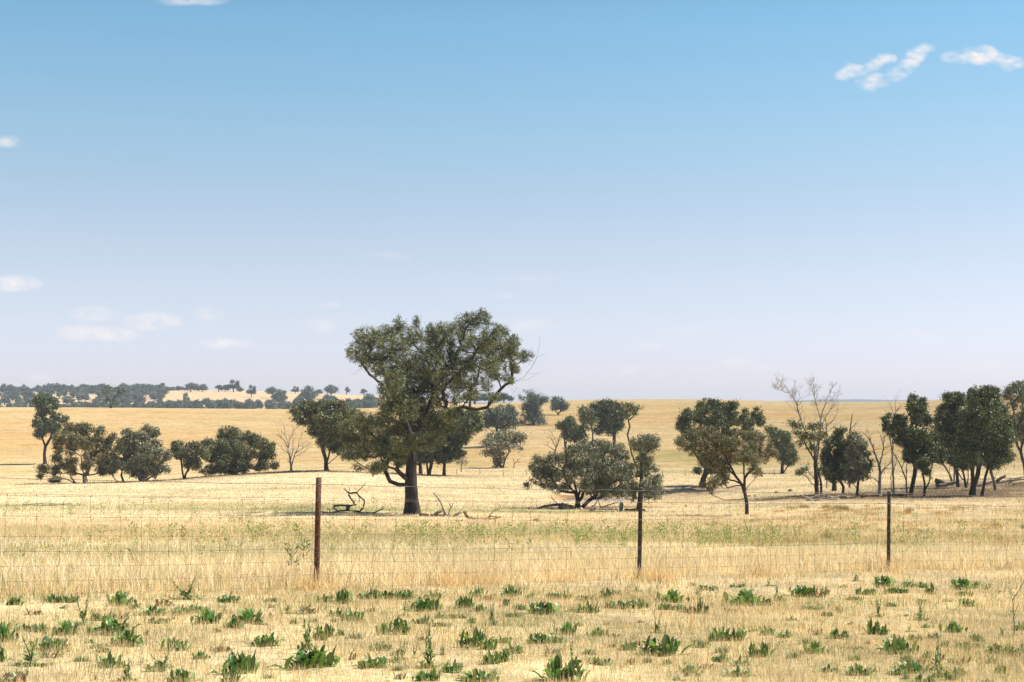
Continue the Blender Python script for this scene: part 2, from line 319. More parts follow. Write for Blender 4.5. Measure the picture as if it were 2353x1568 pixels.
i = np.arange(nr-1)[:, None]*ncl; j = np.arange(ncl-1)[None]
mb.add(np.stack([GX.ravel(), GY.ravel(), GZ], 1), np.stack([i+j, i+j+1, i+ncl+j+1, i+ncl+j], -1).reshape(-1, 4), None, gc)
ground = mb.build('ground', M_GROUND, smooth=True); obj_tag(ground, kind='structure')

# distant blue ranges seen past the right-hand rise
m, t = mat('far_bush'); d = N(t, 'ShaderNodeBsdfDiffuse'); d.inputs[0].default_value = (.07, .085, .06, 1); o = N(t, 'ShaderNodeOutputMaterial'); L(t, d.outputs[0], o.inputs[0]); M_FARB = m
mb = MB(); xs = np.linspace(-2600, 3000, 700); D0 = 4350.
prof = (fbm(xs*.0016, xs*0, 71, 4)-.5)*34 + (fbm(xs*.02, xs*0+4, 73, 3))*5
pk = 14*np.exp(-((xs-((1960-CX)/FX*D0))/230)**2) + 9*np.exp(-((xs-((2240-CX)/FX*D0))/200)**2)
ztop = np.clip(zrow(923.5, D0) + prof*.28 + pk*.6 - 1, -20, 30)
rows = []
for k, (dy, fz) in enumerate([(-140, -40), (-70, .45), (-30, .8), (0, 1.0), (60, .85), (140, -40)]):
    z = np.full_like(xs, -40.) if fz < 0 else -40 + (ztop+40)*fz + (fbm(xs*.03+k*7, xs*0+k, 75, 3)-.5)*3*(fz < 1)
    rows.append(np.stack([xs, np.full_like(xs, D0+dy), z], 1))
V = np.concatenate(rows); n = len(xs); i = np.arange(5)[:, None]*n; j = np.arange(n-1)[None]
mb.add(V, np.stack([i+j, i+j+1, i+n+j+1, i+n+j], -1).reshape(-1, 4), None, (.05, .06, .05))
obj_tag(mb.build('hills', M_FARB, smooth=True), kind='structure')

m, t = mat('dam_water'); p = N(t, 'ShaderNodeBsdfPrincipled'); p.inputs['Base Color'].default_value = (.05, .06, .06, 1); p.inputs['Roughness'].default_value = .12; p.inputs['IOR'].default_value = 1.33
n_ = N(t, 'ShaderNodeTexNoise'); n_.inputs['Scale'].default_value = 3; b_ = N(t, 'ShaderNodeBump'); b_.inputs['Strength'].default_value = .25; b_.inputs['Distance'].default_value = .03; L(t, n_.outputs[0], b_.inputs['Height']); L(t, b_.outputs[0], p.inputs['Normal'])
o = N(t, 'ShaderNodeOutputMaterial'); L(t, p.outputs[0], o.inputs[0])
mb = MB(); a = np.arange(48)*2*math.pi/48; px, py, rx, ry, pz = POND
mb.add(np.concatenate([[[px, py, pz]], np.stack([px+rx*1.12*np.cos(a), py+ry*1.12*np.sin(a), np.full(48, pz)], 1)]), None, [(0, k+1, (k+1) % 48+1) for k in range(48)])
obj_tag(mb.build('water', m), kind='structure')

# ------------------------------------------------------------------ trees
PAL = {  # name: (base colour, second colour, fraction of second, brightness spread)
 'dark': ((.048, .064, .022), (.070, .068, .034), .25), 'olive': ((.062, .080, .030), (.11, .085, .045), .30), 'rust': ((.078, .090, .038), (.14, .085, .048), .26),
 'pale': ((.13, .135, .085), (.15, .12, .08), .35), 'grey': ((.095, .108, .066), (.135, .115, .082), .32), 'blue': ((.052, .068, .048), (.072, .082, .055), .3), 'main': ((.082, .100, .046), (.10, .09, .045), .28)}
def leaves(mb, tips, dirs, nper, sig, ln, wd, pal, rng, droop=.75):
    """leaf blades scattered round every twig tip, hanging the way gum leaves hang"""
    n = len(tips)*nper
    c = np.repeat(tips, nper, 0) + rng.normal(0, 1, (n, 3))*np.array([1, 1, .8])*sig*rng.uniform(.5, 1.25, (len(tips), 1)).repeat(nper, 0)
    ax = rng.normal(0, 1, (n, 3)); ax[:, 2] -= droop*1.6; ax = unit(ax)
    sd = unit(np.cross(ax, rng.normal(0, 1, (n, 3))))
    l = ln*rng.uniform(.6, 1.35, (n, 1)); w_ = wd*rng.uniform(.7, 1.3, (n, 1))
    nm = np.cross(ax, sd)*l*.10
    P = np.stack([c-ax*l*.5, c+sd*w_*.5+nm, c+ax*l*.5, c-sd*w_*.5+nm], 1)
    b1, b2, fr = pal; b1 = np.array(b1); b2 = np.array(b2)
    cl = rng.random(len(tips)) < fr; cl = np.repeat(cl, nper) ^ (rng.random(n) < .15)
    c_ = np.where(cl[:, None], b2, b1)*np.repeat(rng.uniform(.6, 1.6, len(tips))**1.5, nper)[:, None]*rng.uniform(.55, 1.55, (n, 1))
    mb.add(P.reshape(-1, 3), np.arange(n*4).reshape(-1, 4), None, np.repeat(c_*1.42, 4, 0))
class Skel:
    def __init__(s): s.p = []; s.par = []; s.pl = []
    def node(s, p, par):
        s.p.append(np.asarray(p, float)); s.par.append(par); s.pl.append(0 if par < 0 else s.pl[par] + np.linalg.norm(s.p[par]-s.p[-1])); return len(s.p)-1
    def path(s, par, tgt, nseg, rng, wob=.08, lift=.12):
        a = s.p[par]; tgt = np.asarray(tgt, float); d = np.linalg.norm(tgt-a); ctrl = (a+tgt)/2 + np.array([0, 0, -lift*d]) + rng.normal(0, wob*d, 3)
        k = par
        for q in range(1, nseg+1):
            f = q/nseg; pt = (1-f)**2*a + 2*f*(1-f)*ctrl + f*f*tgt
            if q < nseg: pt = pt + rng.normal(0, wob*d*.25, 3)
            k = s.node(pt, k)
        return k
def make_wood(s, mb, R, tip, sides_big=9, flare=1.35, minr=0, colr=(.2, .15, .1), jit=.06):
    n = len(s.p); cnt = np.zeros(n); ch = [[] for _ in range(n)]
    for i in range(n):
        if s.par[i] >= 0: ch[s.par[i]].append(i)
    for i in range(n-1, -1, -1):
        if not ch[i]: cnt[i] = 1
        if s.par[i] >= 0: cnt[s.par[i]] += cnt[i]
    tot = max(cnt[0], 2); pw = math.log(max(R/tip, 1.5))/math.log(tot); r = tip*cnt**pw
    P = np.array(s.p); start = [(0, None)]
    while start:
        i, par = start.pop(); chain = [i] if par is None else [par, i]
        rr = [r[i]] if par is None else [min(r[i]*1.15, r[par]), r[i]]
        k = i
        while ch[k]:
            c = sorted(ch[k], key=lambda q: -cnt[q]); k2 = c[0]
            for q in c[1:]: start.append((q, k))
            chain.append(k2); rr.append(r[k2]); k = k2
        rr = np.array(rr); rr[-1] *= .5
        if par is None:
            rr[0] *= flare
            if R/tip > 40: rr[0] *= 1.15; rr[1] *= 1.28; rr[2] *= 1.12; rr[3] *= 1.03
        if len(chain) < 2 or rr.max() < minr: continue
        sd = sides_big if rr.max() > R*.3 else (5 if rr.max() > R*.08 else 3)
        tube(mb, P[chain], rr, sd, colr, jit if sd > 4 else 0, cap=False)
TREES = []
def tree(name, label, conv, trunk, lobes, pal, seed, D=None, R=4.0, bark=None, leaf=(4.8, 2.1), dens=6.2, nper=11, sig=3.5, stems=(), group='gum trees scattered over the paddock', cat='tree', depth=.75, droop=.6, spread=.45, tipR=None, bare=0, fx=None, LS=1.24, gap=.40):
    """trunk, stems: polylines and lobes: (x, y, rx, ry) ellipses of foliage, all in the units of conv; R trunk radius and leaf size in view pixels"""
    rng = np.random.default_rng(seed)
    T = [conv(*q) for q in trunk]; k_ = conv.k
    bx, by = T[0]
    B = hit(bx, by) if D is None else atD(bx, D)
    D = B[1]; s = D/FX; zb = zrow(by, D)      # the ground may hide the foot: heights are kept as seen
    def W(x, y, Y): return np.array([(x-CX)*(D+Y)/FX, D+Y, zrow(y, D+Y)])
    lob = [(*conv(l[0], l[1]), l[2]*k_, l[3]*k_) for l in lobes]
    cxm = np.mean([l[0] for l in lob]); Wd = max(12, (max(l[0]+l[2] for l in lob)-min(l[0]-l[2] for l in lob))/2)
    sk = Skel(); 
    k = sk.node(np.array([B[0], B[1], min(B[2], zb)-.25]), -1)
    for q, (x, y) in enumerate(T[1:]):
        nseg = max(1, int(math.hypot(x-T[q][0], y-T[q][1])/12)); a = sk.p[k] if q else np.array([B[0], B[1], zb])
        tgt = W(x, y, rng.normal(0, 1.0)*s*3)
        for f in range(1, nseg+1):
            k = sk.node(a+(tgt-a)*f/nseg + rng.normal(0, .35*s, 3)*(f < nseg), k)
    ntr = len(sk.p)
    for st in stems:
        st = [conv(*q) for q in st]; d2 = [np.hypot((sk.p[i][0]/sk.p[i][1]*FX+CX)-st[0][0], 0)+abs(sk.p[i][2]-zrow(st[0][1], D))/s for i in range(len(sk.p))]
        kk = int(np.argmin(d2)); Y0 = sk.p[kk][1]-D; dy = rng.uniform(-1, 1)*Wd*.25*s
        for q, (x, y) in enumerate(st[1:]):
            pt = W(x, y, Y0+dy*(q+1)/len(st)); a = sk.p[kk]; nseg = max(1, int(np.linalg.norm(pt-a)/s/12))
            for f in range(1, nseg+1): kk = sk.node(a+(pt-a)*f/nseg + rng.normal(0, .4*s, 3)*(f < nseg), kk)
    fork = sk.p[k]; L3 = []
    order = sorted(range(len(lob)), key=lambda i: np.hypot(lob[i][0]-T[-1][0], lob[i][1]-T[-1][1]))
    for n_i, i in enumerate(order):
        x, y, rx, ry = lob[i]; e = (x-cxm)/Wd
        sg = 1 if (n_i % 2) else -1
        Y = sg*math.sqrt(max(.05, 1-min(1, e*e)))*Wd*depth*rng.uniform(.15, .8)*s
        rx *= LS; ry *= LS; L3.append((W(x, y, Y), rx*s, ry*s, x, y, rx, ry))
    tips = []; 
    for (c, rx, ry, x, y, px, py) in L3:
        cand = range(max(1, ntr//2), len(sk.p)); P = np.array([sk.p[i] for i in cand]); pl = np.array([sk.pl[i] for i in cand])
        dz = np.maximum(P[:, 2]-(c[2]-ry*.3), 0)
        cost = np.linalg.norm(P-c, axis=1) + spread*pl + 2.0*dz
        par = list(cand)[int(np.argmin(cost))]; d = np.linalg.norm(sk.p[par]-c)
        low = c + np.array([0, 0, -.25*ry])
        e = sk.path(par, low, max(2, int(d/s/14)), rng, .07, .10)
        n = max(4, int(math.pi*px*py/dens)); ry_ = .75*(rx+ry)/2 if rx > 0 else ry
        u = unit(rng.normal(0, 1, (n, 3))); rad = rng.random(n)**.40
        tp = c + u*rad[:, None]*np.array([rx, min(ry_, rx)*1.0, ry])
        # ragged edge: drop tips in noisy pockets
        keep = (fbm(tp[:, 0]/(s*11)+seed, tp[:, 2]/(s*8)+tp[:, 1]/(s*13), seed % 97, 2) > gap)
        tp = tp[keep] if keep.sum() > 3 else tp
        tp = tp[np.argsort(np.linalg.norm(tp-low, axis=1))]
        base = [par, e]; i0 = len(sk.p)-max(2, int(d/s/14)); loc = list(range(max(i0, ntr//2), len(sk.p)))
        for q in tp:
            P = np.array([sk.p[i] for i in loc]); pl = np.array([sk.pl[i] for i in loc])
            j = loc[int(np.argmin(np.linalg.norm(P-q, axis=1) + .35*(pl-pl.min())))]
            e2 = sk.path(j, q, 2, rng, .10, .10); loc += [e2-1, e2]; tips.append(e2)
    root = empty(name, (B[0], B[1], B[2])); o_ = np.array(root.location)
    wood = MB(); make_wood(sk, wood, R*s, ((tipR or .42)*.5 if True else .42)*s, colr=(.2, .15, .1))
    wood.build('trunk', bark or M_BARK, root, smooth=True, origin=o_)
    tp = np.array([sk.p[i] for i in tips]); lv = MB()
    if bare: tp = tp[rng.random(len(tp)) > bare]
    lf = rng.uniform(.78, 1.2); leaves(lv, tp, None, int(nper/lf), sig*s*rng.uniform(.9, 1.15), leaf[0]*s*lf, leaf[1]*s*lf, PAL[pal], rng, droop)
    lv.build('crown', M_LEAF, root, origin=o_)
    return obj_tag(root, label, cat, group)
def conv(ox, oy, k):
    f = lambda x, y: (ox+x*k, oy+y*k); f.k = k; return f
c1 = conv(0, 833, .2199); c2 = conv(373.4, 833, .2199); c3 = conv(746.8, 689.4, .3297); c4 = conv(1062.8, 861.7, .2381); c5 = conv(1493.7, 861.7, .2381); c6 = conv(1838.3, 861.7, .2382); cv = conv(0, 0, 1)
def dead(name, label, conv, limbs, seed, mat_=None, D=None, twig=1.15, twl=26, group='bleached dead trees', cat='dead tree', thick=1.0, part=None, depth=.35, ground=False, flare=1.25, gen=2, trunk_mat=None, thk=1.12):
    """bare wood: limbs = [(polyline, radius at start, radius at end)], first one starts at the foot; finer limbs branch off at random"""
    if not ground and cat == 'dead tree': thick = thk
    if ground and cat != 'weed': thick = 1.65
    rng = np.random.default_rng(seed); bx, by = conv(*limbs[0][0][0]); 
    if ground: bx, by = max((conv(*q) for l in limbs for q in l[0]), key=lambda q: q[1])
    B = hit(bx, by) if D is None else atD(bx, D); D = B[1]; s = D/FX; k_ = conv.k
    root = empty(name, tuple(B)); o_ = np.array(root.location); mb = MB(); tw = MB(); paths = []
    for li, (pl, r0, r1) in enumerate(limbs):
        pts = []; dy = rng.uniform(-1, 1)*depth; L0 = 0; n0 = len(pl); par = None
        if paths:    # start where an earlier limb passes
            x0, y0 = conv(*pl[0]); best = None
            for P_, _ in paths:
                sx = P_[:, 0]/P_[:, 1]*FX+CX; dd = np.hypot(sx-x0, (P_[:, 2]-zrow(y0, D))/s); j = int(np.argmin(dd))
                if best is None or dd[j] < best[0]: best = (dd[j], P_[j])
            if best[0] < 9: par = best[1]
        Yp = 0 if par is None else par[1]-D
        for q, p in enumerate(pl):
            x, y = conv(*p)
            if q: L0 += math.hypot(x-xp, y-yp)
            xp, yp = x, y
            if q == 0 and par is not None: pts.append(par); continue
            Y = Yp + dy*L0*s
            z = zrow(y, D+Y)
            if ground: z = max(z, float(terr((x-CX)*(D+Y)/FX, D+Y)) + r0*s*.5*thick)
            pts.append(np.array([(x-CX)*(D+Y)/FX, D+Y, z]))
        if li == 0 and not ground: pts[0] = pts[0] + np.array([0, 0, -.2])
        pts = np.array(pts); seg = np.linalg.norm(np.diff(pts, axis=0), axis=1); cum = np.r_[0, np.cumsum(seg)]; m_ = max(3, int(cum[-1]/s/6))
        tt = np.linspace(0, cum[-1], m_+1); P = np.stack([np.interp(tt, cum, pts[:, a]) for a in range(3)], 1)
        P[1:-1] += rng.normal(0, .45*s, (m_-1, 3)); rr = np.linspace(r0, r1, m_+1)*s*thick
        if li == 0 and not ground: rr[0] *= flare
        tube(tw if (li == 0 and trunk_mat) else mb, P, rr, 8 if r0 > 2 else 5, (.3, .25, .2), .08); paths.append((P, rr))
    todo = [(P, rr, 0) for P, rr in paths]
    while todo:
        P, rr, g = todo.pop()
        n = int(len(P)*(.55 if g == 0 else .45)*twig)
        for _ in range(n):
            j = rng.integers(max(1, len(P)//3), len(P)); d = P[min(j, len(P)-1)]-P[j-1]; d = d/max(np.linalg.norm(d), 1e-6)
            v = unit(d*1.1 + rng.normal(0, .75, 3) + np.array([0, 0, .35])); ln = twl*s*rng.uniform(.4, 1.1)*(.6**g); ns = 4
            q = [P[j]]; 
            for a in range(ns): v = unit(v + rng.normal(0, .22, 3) + np.array([0, 0, .06])); q.append(q[-1]+v*ln/ns)
            q = np.array(q); r_ = max(min(rr[j]*.55, 1.1*s*thick), .22*s); r2 = np.linspace(r_, .15*s, ns+1)
            tube(mb, q, r2, 3, (.3, .25, .2), 0, cap=False)
            if g < gen-1: todo.append((q, r2, g+1))
    if trunk_mat:
        mb.build('limbs', mat_ or M_DEAD, root, True, o_); tw.build('trunk', trunk_mat, root, True, o_); return obj_tag(root, label, cat, group)
    o = mb.mesh(part or 'branches', mat_ or M_DEAD, True, o_)
    # one continuous piece of dead wood: the mesh is the thing itself
    ob = bpy.data.objects.new(name, o); bpy.data.objects.remove(root); ob.name = name; COL.objects.link(ob); ob.location = tuple(B)
    return obj_tag(ob, label, cat, group)

G1 = 'gum trees across the middle of the paddock'
# the big tree
tree('eucalyptus_tree', 'largest tree of the scene, wide leafy crown on a thick dark trunk beside fallen branches', c3,
 [(605,1495),(606,1400),(602,1250),(606,1130),(602,1040),(600,960)],
 [(300,270,110,66),(225,375,72,56),(420,240,80,55),(515,185,38,60),(330,420,84,62),(480,350,100,80),(600,255,66,58),(635,165,20,45),
  (750,240,80,66),(850,210,76,54),(980,175,76,68),(1075,140,72,56),(1105,82,20,24),(1180,235,72,66),(1250,215,30,34),(1305,310,50,58),(1080,300,86,70),(950,300,80,66),
  (560,480,120,90),(700,430,105,90),(600,620,140,100),(480,560,66,80),(760,560,95,90),(520,750,120,95),(690,760,120,90),(850,690,80,60),(425,690,44,80),
  (1200,400,76,50),(1290,400,66,50),(1400,390,48,38),(1190,510,70,46),(1050,450,80,60),(1300,480,50,38),(1120,600,44,34),(1180,680,38,28),(930,590,56,50),(1050,650,44,32),(750,330,80,55),(850,330,80,60),(880,430,80,66),(850,560,80,66),(940,500,56,56),(1000,430,66,56),(1130,340,70,56),(1150,460,66,44),(1240,330,66,50),(1060,560,50,38),(1000,680,60,34),(385,500,50,50),(400,610,30,40),(1000,600,44,40),(1290,560,34,24),
  (430,800,56,56),(480,900,100,70),(640,880,130,80),(790,870,120,70),(720,980,110,60),(880,800,60,50),(560,1010,90,55),
  (200,790,40,30),(270,830,64,40),(170,890,56,44),(180,1000,56,48),(290,900,74,50),(320,1020,90,58),(400,960,70,60),(340,1180,56,34),(430,1080,80,44),(180,1090,36,28),(230,1170,26,20),(140,960,30,30),(250,960,70,50),(380,1040,70,50),(260,1080,60,44),(350,850,60,44),(440,1010,60,50),(520,1090,60,36),(390,1150,60,34)],
 'main', 11, R=14.5, leaf=(3.9, 1.8), dens=10, nper=15, sig=3.8, LS=1.24, gap=.385, depth=.8, spread=.32, tipR=.5,
 stems=[[(602,1300),(520,1290),(455,1265),(420,1190),(300,1180)],[(606,1260),(560,1240),(500,1180),(420,1160)],[(604,1090),(660,900),(740,700),(830,520),(930,415),(1010,340)],
        [(640,950),(740,850),(850,790),(960,745),(1060,765),(1130,750),(1200,650),(1260,590),(1380,545),(1440,470),(1480,400)],[(1130,750),(1230,690),(1290,680),(1340,615)],
        [(1000,760),(1020,600),(1060,560),(1085,450),(1080,330)],[(600,960),(540,780),(440,600),(400,480),(330,420)],[(600,960),(590,760),(620,560),(640,350)],[(1440,470),(1475,400),(1492,330),(1500,250)],[(1470,420),(1510,385),(1545,370)],[(1400,520),(1450,515),(1510,505)],[(1250,600),(1320,640),(1350,600)],[(1290,560),(1400,560),(1490,510)],[(240,480),(200,520),(170,505)],[(440,600),(340,525),(240,480)]],
 group='eucalyptus trees of the middle distance', droop=.7)
tree('eucalyptus_tree', 'tall slender tree at far left with a bare lower trunk forking high up', c1, [(472,1062),(476,960),(485,880)],
 [(450,400,75,55),(530,400,60,50),(400,380,36,30),(470,480,80,50),(560,480,40,34),(420,640,60,60),(500,660,90,64),(590,580,54,50),(640,640,50,50),(690,590,24,26),(430,740,56,44),(560,700,60,60),(430,560,45,30)], 'dark', 12, R=3.4,
 stems=[[(485,880),(455,800),(440,720)],[(485,880),(540,790),(560,700),(540,540),(480,480)],[(470,840),(500,700),(460,560)]], group=G1)
tree('eucalyptus_tree', 'broad rusty gum with low sprawling left branches, left of the pair of grey gums', c1, [(900,1265),(895,1180),(870,1100)],
 [(900,710,80,70),(800,690,60,50),(720,690,60,55),(1050,720,60,45),(640,790,70,70),(760,800,80,70),(900,840,90,70),(1040,820,80,70),(1150,840,60,60),(1190,770,30,30),(620,880,60,60),(740,900,80,60),(1130,930,80,66),(960,960,80,60),(1080,1020,80,56),
  (600,1000,60,46),(760,1020,60,50),(700,1090,70,40),(470,1110,70,44),(430,1190,34,24),(600,1130,60,50),(590,1230,54,36),(780,1130,44,44),(1080,1120,60,56),(1170,1070,56,56),(930,1080,60,50)],
 'rust', 13, R=5.0, LS=1.12, bark=M_BARKP, stems=[[(895,1240),(930,1180),(940,1100),(1000,1000),(1090,880)],[(895,1250),(800,1260),(700,1215),(600,1190)],[(900,1260),(980,1240),(1060,1190)],[(870,1100),(860,980),(790,940)],[(870,1060),(920,940),(1000,850)]], group=G1, tipR=.5)
tree('eucalyptus_tree', 'small dark gum squeezed between two larger grey-green gums', c1, [(1298,1252),(1280,1180),(1290,1120)],
 [(1230,1080,60,56),(1310,1060,60,50),(1180,1130,50,40),(1200,1000,60,40),(1330,1120,34,40)], 'grey', 14, R=2.4, LS=1.12, stems=[[(1290,1240),(1230,1240),(1190,1190)]], group=G1)
tree('eucalyptus_tree', 'multi-stemmed grey-green gum with pale twigs reaching low to its right', c1, [(1480,1248),(1480,1160),(1490,1080)],
 [(1360,740,50,40),(1320,730,30,24),(1300,820,70,60),(1400,800,70,60),(1570,690,70,50),(1600,740,70,60),(1500,780,60,60),(1640,840,54,44),(1280,900,60,60),(1400,920,90,80),(1520,920,90,80),(1640,950,70,60),(1350,1010,70,60),(1480,1040,90,80),(1600,1060,90,70),
  (1700,1000,66,50),(1750,970,50,40),(1710,1120,70,46),(1620,1150,60,50),(1400,1130,60,60),(1500,1160,80,46)],
 'grey', 15, R=4.4, LS=1.12, bark=M_BARKP, stems=[[(1480,1240),(1440,1160),(1400,1080)],[(1485,1240),(1530,1180),(1550,1050),(1545,900)],[(1500,1240),(1600,1190),(1700,1150)],[(1490,1240),(1560,1120),(1650,1050)]], group=G1, tipR=.5)
tree('eucalyptus_tree', 'small leaning gum joined to the left side of a rounded bushy gum', c2, [(225,1218),(215,1120),(205,1030)],
 [(180,870,60,36),(140,860,34,28),(200,940,76,56),(150,930,44,44),(330,890,80,50),(290,960,70,56),(400,960,80,80),(300,1060,60,60),(360,1060,60,50)], 'olive', 16, R=2.8, stems=[[(222,1200),(255,1160),(300,1080)]], group=G1)
tree('eucalyptus_tree', 'wide domed bushy gum with foliage nearly to the ground, right of a small leaning gum', c2, [(750,1172),(750,1080),(760,980)],
 [(690,740,90,54),(740,730,50,44),(850,780,90,60),(960,820,80,60),(1020,840,66,54),(1090,890,80,64),(1130,960,56,54),(620,790,50,50),(600,880,80,66),(480,860,70,54),(540,960,90,76),(680,870,110,90),(800,920,110,90),(930,950,110,80),(1040,990,80,60),
  (640,1040,110,80),(760,1070,90,70),(880,1060,70,50),(560,1110,90,50),(480,1130,60,50),(1060,1080,60,40),(1180,1070,40,38),(1000,1100,40,30),(700,1120,60,40),(840,1120,54,36)],
 'olive', 17, R=5.0, bark=M_BARKP, stems=[[(750,1150),(820,1080),(900,1000),(960,900)],[(750,1160),(860,1110),(940,1050)],[(740,1120),(680,1000),(660,880)],[(755,1060),(800,900),(790,800)]], group=G1)
tree('eucalyptus_tree', 'leafy gum with clear forked trunk, between the pale dead sapling and the largest tree', cv, [(750.5,1082),(750,1058),(743,1035)],
 [(700,941,24,16),(677,950,9,10),(732,940,30,17),(770,938,26,17),(795,955,16,16),(698,960,20,14),(725,965,26,18),(758,965,30,20),(790,980,20,20),(735,990,22,18),(765,995,26,20),(790,1005,18,18),(745,1015,14,14),(775,1025,20,16),(795,1040,14,12)],
 'olive', 18, R=4.8, stems=[[(748,1070),(757,1045),(762,1020)],[(750,1072),(765,1058),(780,1045)],[(743,1035),(735,1005),(715,975),(695,965)]], group=G1)
tree('eucalyptus_tree', 'dark double-trunked gum in the clump just behind the largest tree', c3, [(720,1222),(715,1170),(705,1100)],
 [(700,1060,90,66),(640,1000,80,60),(780,1030,70,66),(800,960,80,60),(720,960,80,60),(600,1050,60,40)], 'dark', 19, R=4.4, stems=[[(725,1215),(740,1160),(750,1100)]], group=G1)
tree('eucalyptus_tree', 'short-trunked gum at the right side of the clump behind the largest tree', c3, [(830,1225),(832,1180),(835,1130)],
 [(860,820,80,44),(960,800,70,44),(1040,800,50,34),(900,880,80,60),(990,880,70,56),(1060,870,40,40),(900,970,80,60),(860,1060,76,60),(930,1050,50,50),(800,1100,50,34),(970,960,40,40)], 'dark', 20, R=3.6, group=G1, stems=[[(830,1210),(815,1170),(800,1120)]])
tree('eucalyptus_tree', 'straight dark-trunked tree mostly hidden behind the trunk of the largest tree', c3, [(668,1214),(666,1150),(660,1080)],
 [(600,1020,60,50),(560,1080,50,40),(680,1010,60,46),(520,1130,34,26)], 'dark', 21, R=4.0, group=G1)
tree('shrub', 'low pale green bush on open straw, right of the clump behind the largest tree', c3, [(950,1158),(950,1135)],
 [(930,1100,28,26),(965,1125,36,22),(920,1130,22,18)], 'pale', 22, D=215, R=.9, leaf=(3.2, 1.5), dens=10, nper=8, sig=3.5, cat='shrub', group='low shrubs on the paddock')
tree('eucalyptus_tree', 'dark rounded hillside tree directly above the sparse leaning gum', c4, [(352,590),(335,540),(325,500)],
 [(420,330,80,40),(340,350,70,40),(400,400,110,60),(480,400,60,50),(260,370,50,40),(240,440,60,50),(320,440,80,50),(420,480,100,50),(500,440,40,40),(220,490,50,30)], 'blue', 23, D=330, R=3.2, stems=[[(345,560),(390,500),(400,440)]], group='trees dotted up the far hillside', leaf=(3.6,1.8))
tree('eucalyptus_tree', 'sparse pale-leaved gum with a leaning right trunk on the open slope', c4, [(390,898),(408,820),(450,745)],
 [(300,610,70,50),(400,600,70,50),(470,590,60,50),(560,600,46,40),(520,650,60,40),(260,650,60,40),(340,680,70,50),(440,680,60,40),(540,710,40,18),(290,740,50,40),(350,780,50,50),(215,745,22,22),(330,865,40,22),(340,830,36,34)],
 'pale', 24, R=2.4, stems=[[(450,745),(460,700),(520,690)],[(450,745),(440,660),(430,600)],[(390,895),(345,850),(345,760),(350,660)]], dens=8, nper=9, group=G1)
tree('eucalyptus_tree', 'tall bushy hillside tree with ragged top, standing over its own dark shade', c4, [(688,492),(686,440),(684,400)],
 [(650,190,50,40),(680,240,60,40),(560,215,36,28),(720,240,60,44),(790,240,34,36),(640,310,80,44),(700,320,70,50),(620,330,50,30),(660,400,80,50),(720,400,50,44),(680,440,90,36),(770,450,44,32),(570,460,30,20)], 'blue', 25, D=412, R=3.4, stems=[[(690,350),(750,300),(790,260)]], group='trees dotted up the far hillside', leaf=(3.6,1.8))
tree('eucalyptus_tree', 'small round-crowned tree alone near the hill crest, right of a tall bushy one', c4, [(923,402),(922,375)],
 [(890,250,34,30),(930,250,36,36),(965,305,50,34),(900,300,40,34),(945,280,44,40),(870,325,22,14),(985,320,30,20)], 'blue', 26, D=478, R=2.0, stems=[[(922,380),(895,350),(880,325)],[(922,375),(950,350),(970,320)]], group='trees dotted up the far hillside', leaf=(3.4,1.7), tipR=.35)
tree('eucalyptus_tree', 'wide spreading hillside tree with two trunks, behind the big grey bush', c4, [(1464,602),(1462,540),(1450,480)],
 [(1160,350,36,36),(1190,380,46,50),(1240,370,60,50),(1300,310,70,40),(1380,285,70,34),(1450,290,70,40),(1520,330,60,50),(1560,380,50,44),(1400,360,90,60),(1320,400,90,60),(1470,410,80,60),(1360,470,100,60),(1480,480,56,50),(1430,540,50,44),(1180,440,30,30),(1310,540,40,30)],
 'dark', 27, D=292, R=3.6, stems=[[(1464,600),(1400,480),(1320,400)]], group=G1)
tree('eucalyptus_tree', 'thin two-stemmed tree under the left end of the wide hillside tree', c4, [(1258,622),(1255,560),(1245,500)],
 [(1200,430,36,30),(1250,440,36,30),(1190,380,36,40),(1240,360,30,30)], 'olive', 28, D=285, R=1.6, stems=[[(1262,600),(1300,540),(1320,480)]], group=G1)
tree('eucalyptus_tree', 'compact dark gum rising behind the top left of the big grey bush', c4, [(1000,720),(990,680),(1010,630)],
 [(1000,470,56,40),(1040,450,40,36),(940,490,36,24),(1050,530,80,60),(990,560,44,50),(1090,600,70,60),(1160,560,50,60),(1180,510,30,44),(1170,610,40,40)], 'dark', 29, D=258, R=2.4, stems=[[(985,700),(985,640)]], group=G1)
dead('dead_tree', 'gnarled half-dead stem standing at the left shoulder of the big grey bush', c4,
 [([(885,800),(890,740),(910,690),(935,600),(950,565)],2.0,.5),([(890,740),(850,700),(815,680)],1.1,.4),([(900,700),(870,640),(830,570)],1.1,.4),([(910,690),(890,620),(860,560)],.9,.3)], 30, M_DEADK, D=240, twig=1.4, twl=12, group='dead stems among the gums')
tree('eucalyptus_tree', 'lacy flat-topped gum with a long bent bare trunk behind the big bush', c4, [(1700,930),(1670,870),(1630,760),(1605,640),(1590,580),(1612,500),(1600,440)],
 [(1590,300,50,26),(1640,330,44,26),(1690,320,36,18),(1655,370,30,18),(1580,340,34,24)], 'olive', 31, D=205, R=2.0, dens=9, nper=9, stems=[[(1590,600),(1560,540),(1530,490)],[(1600,440),(1650,400),(1680,350)]], group=G1)
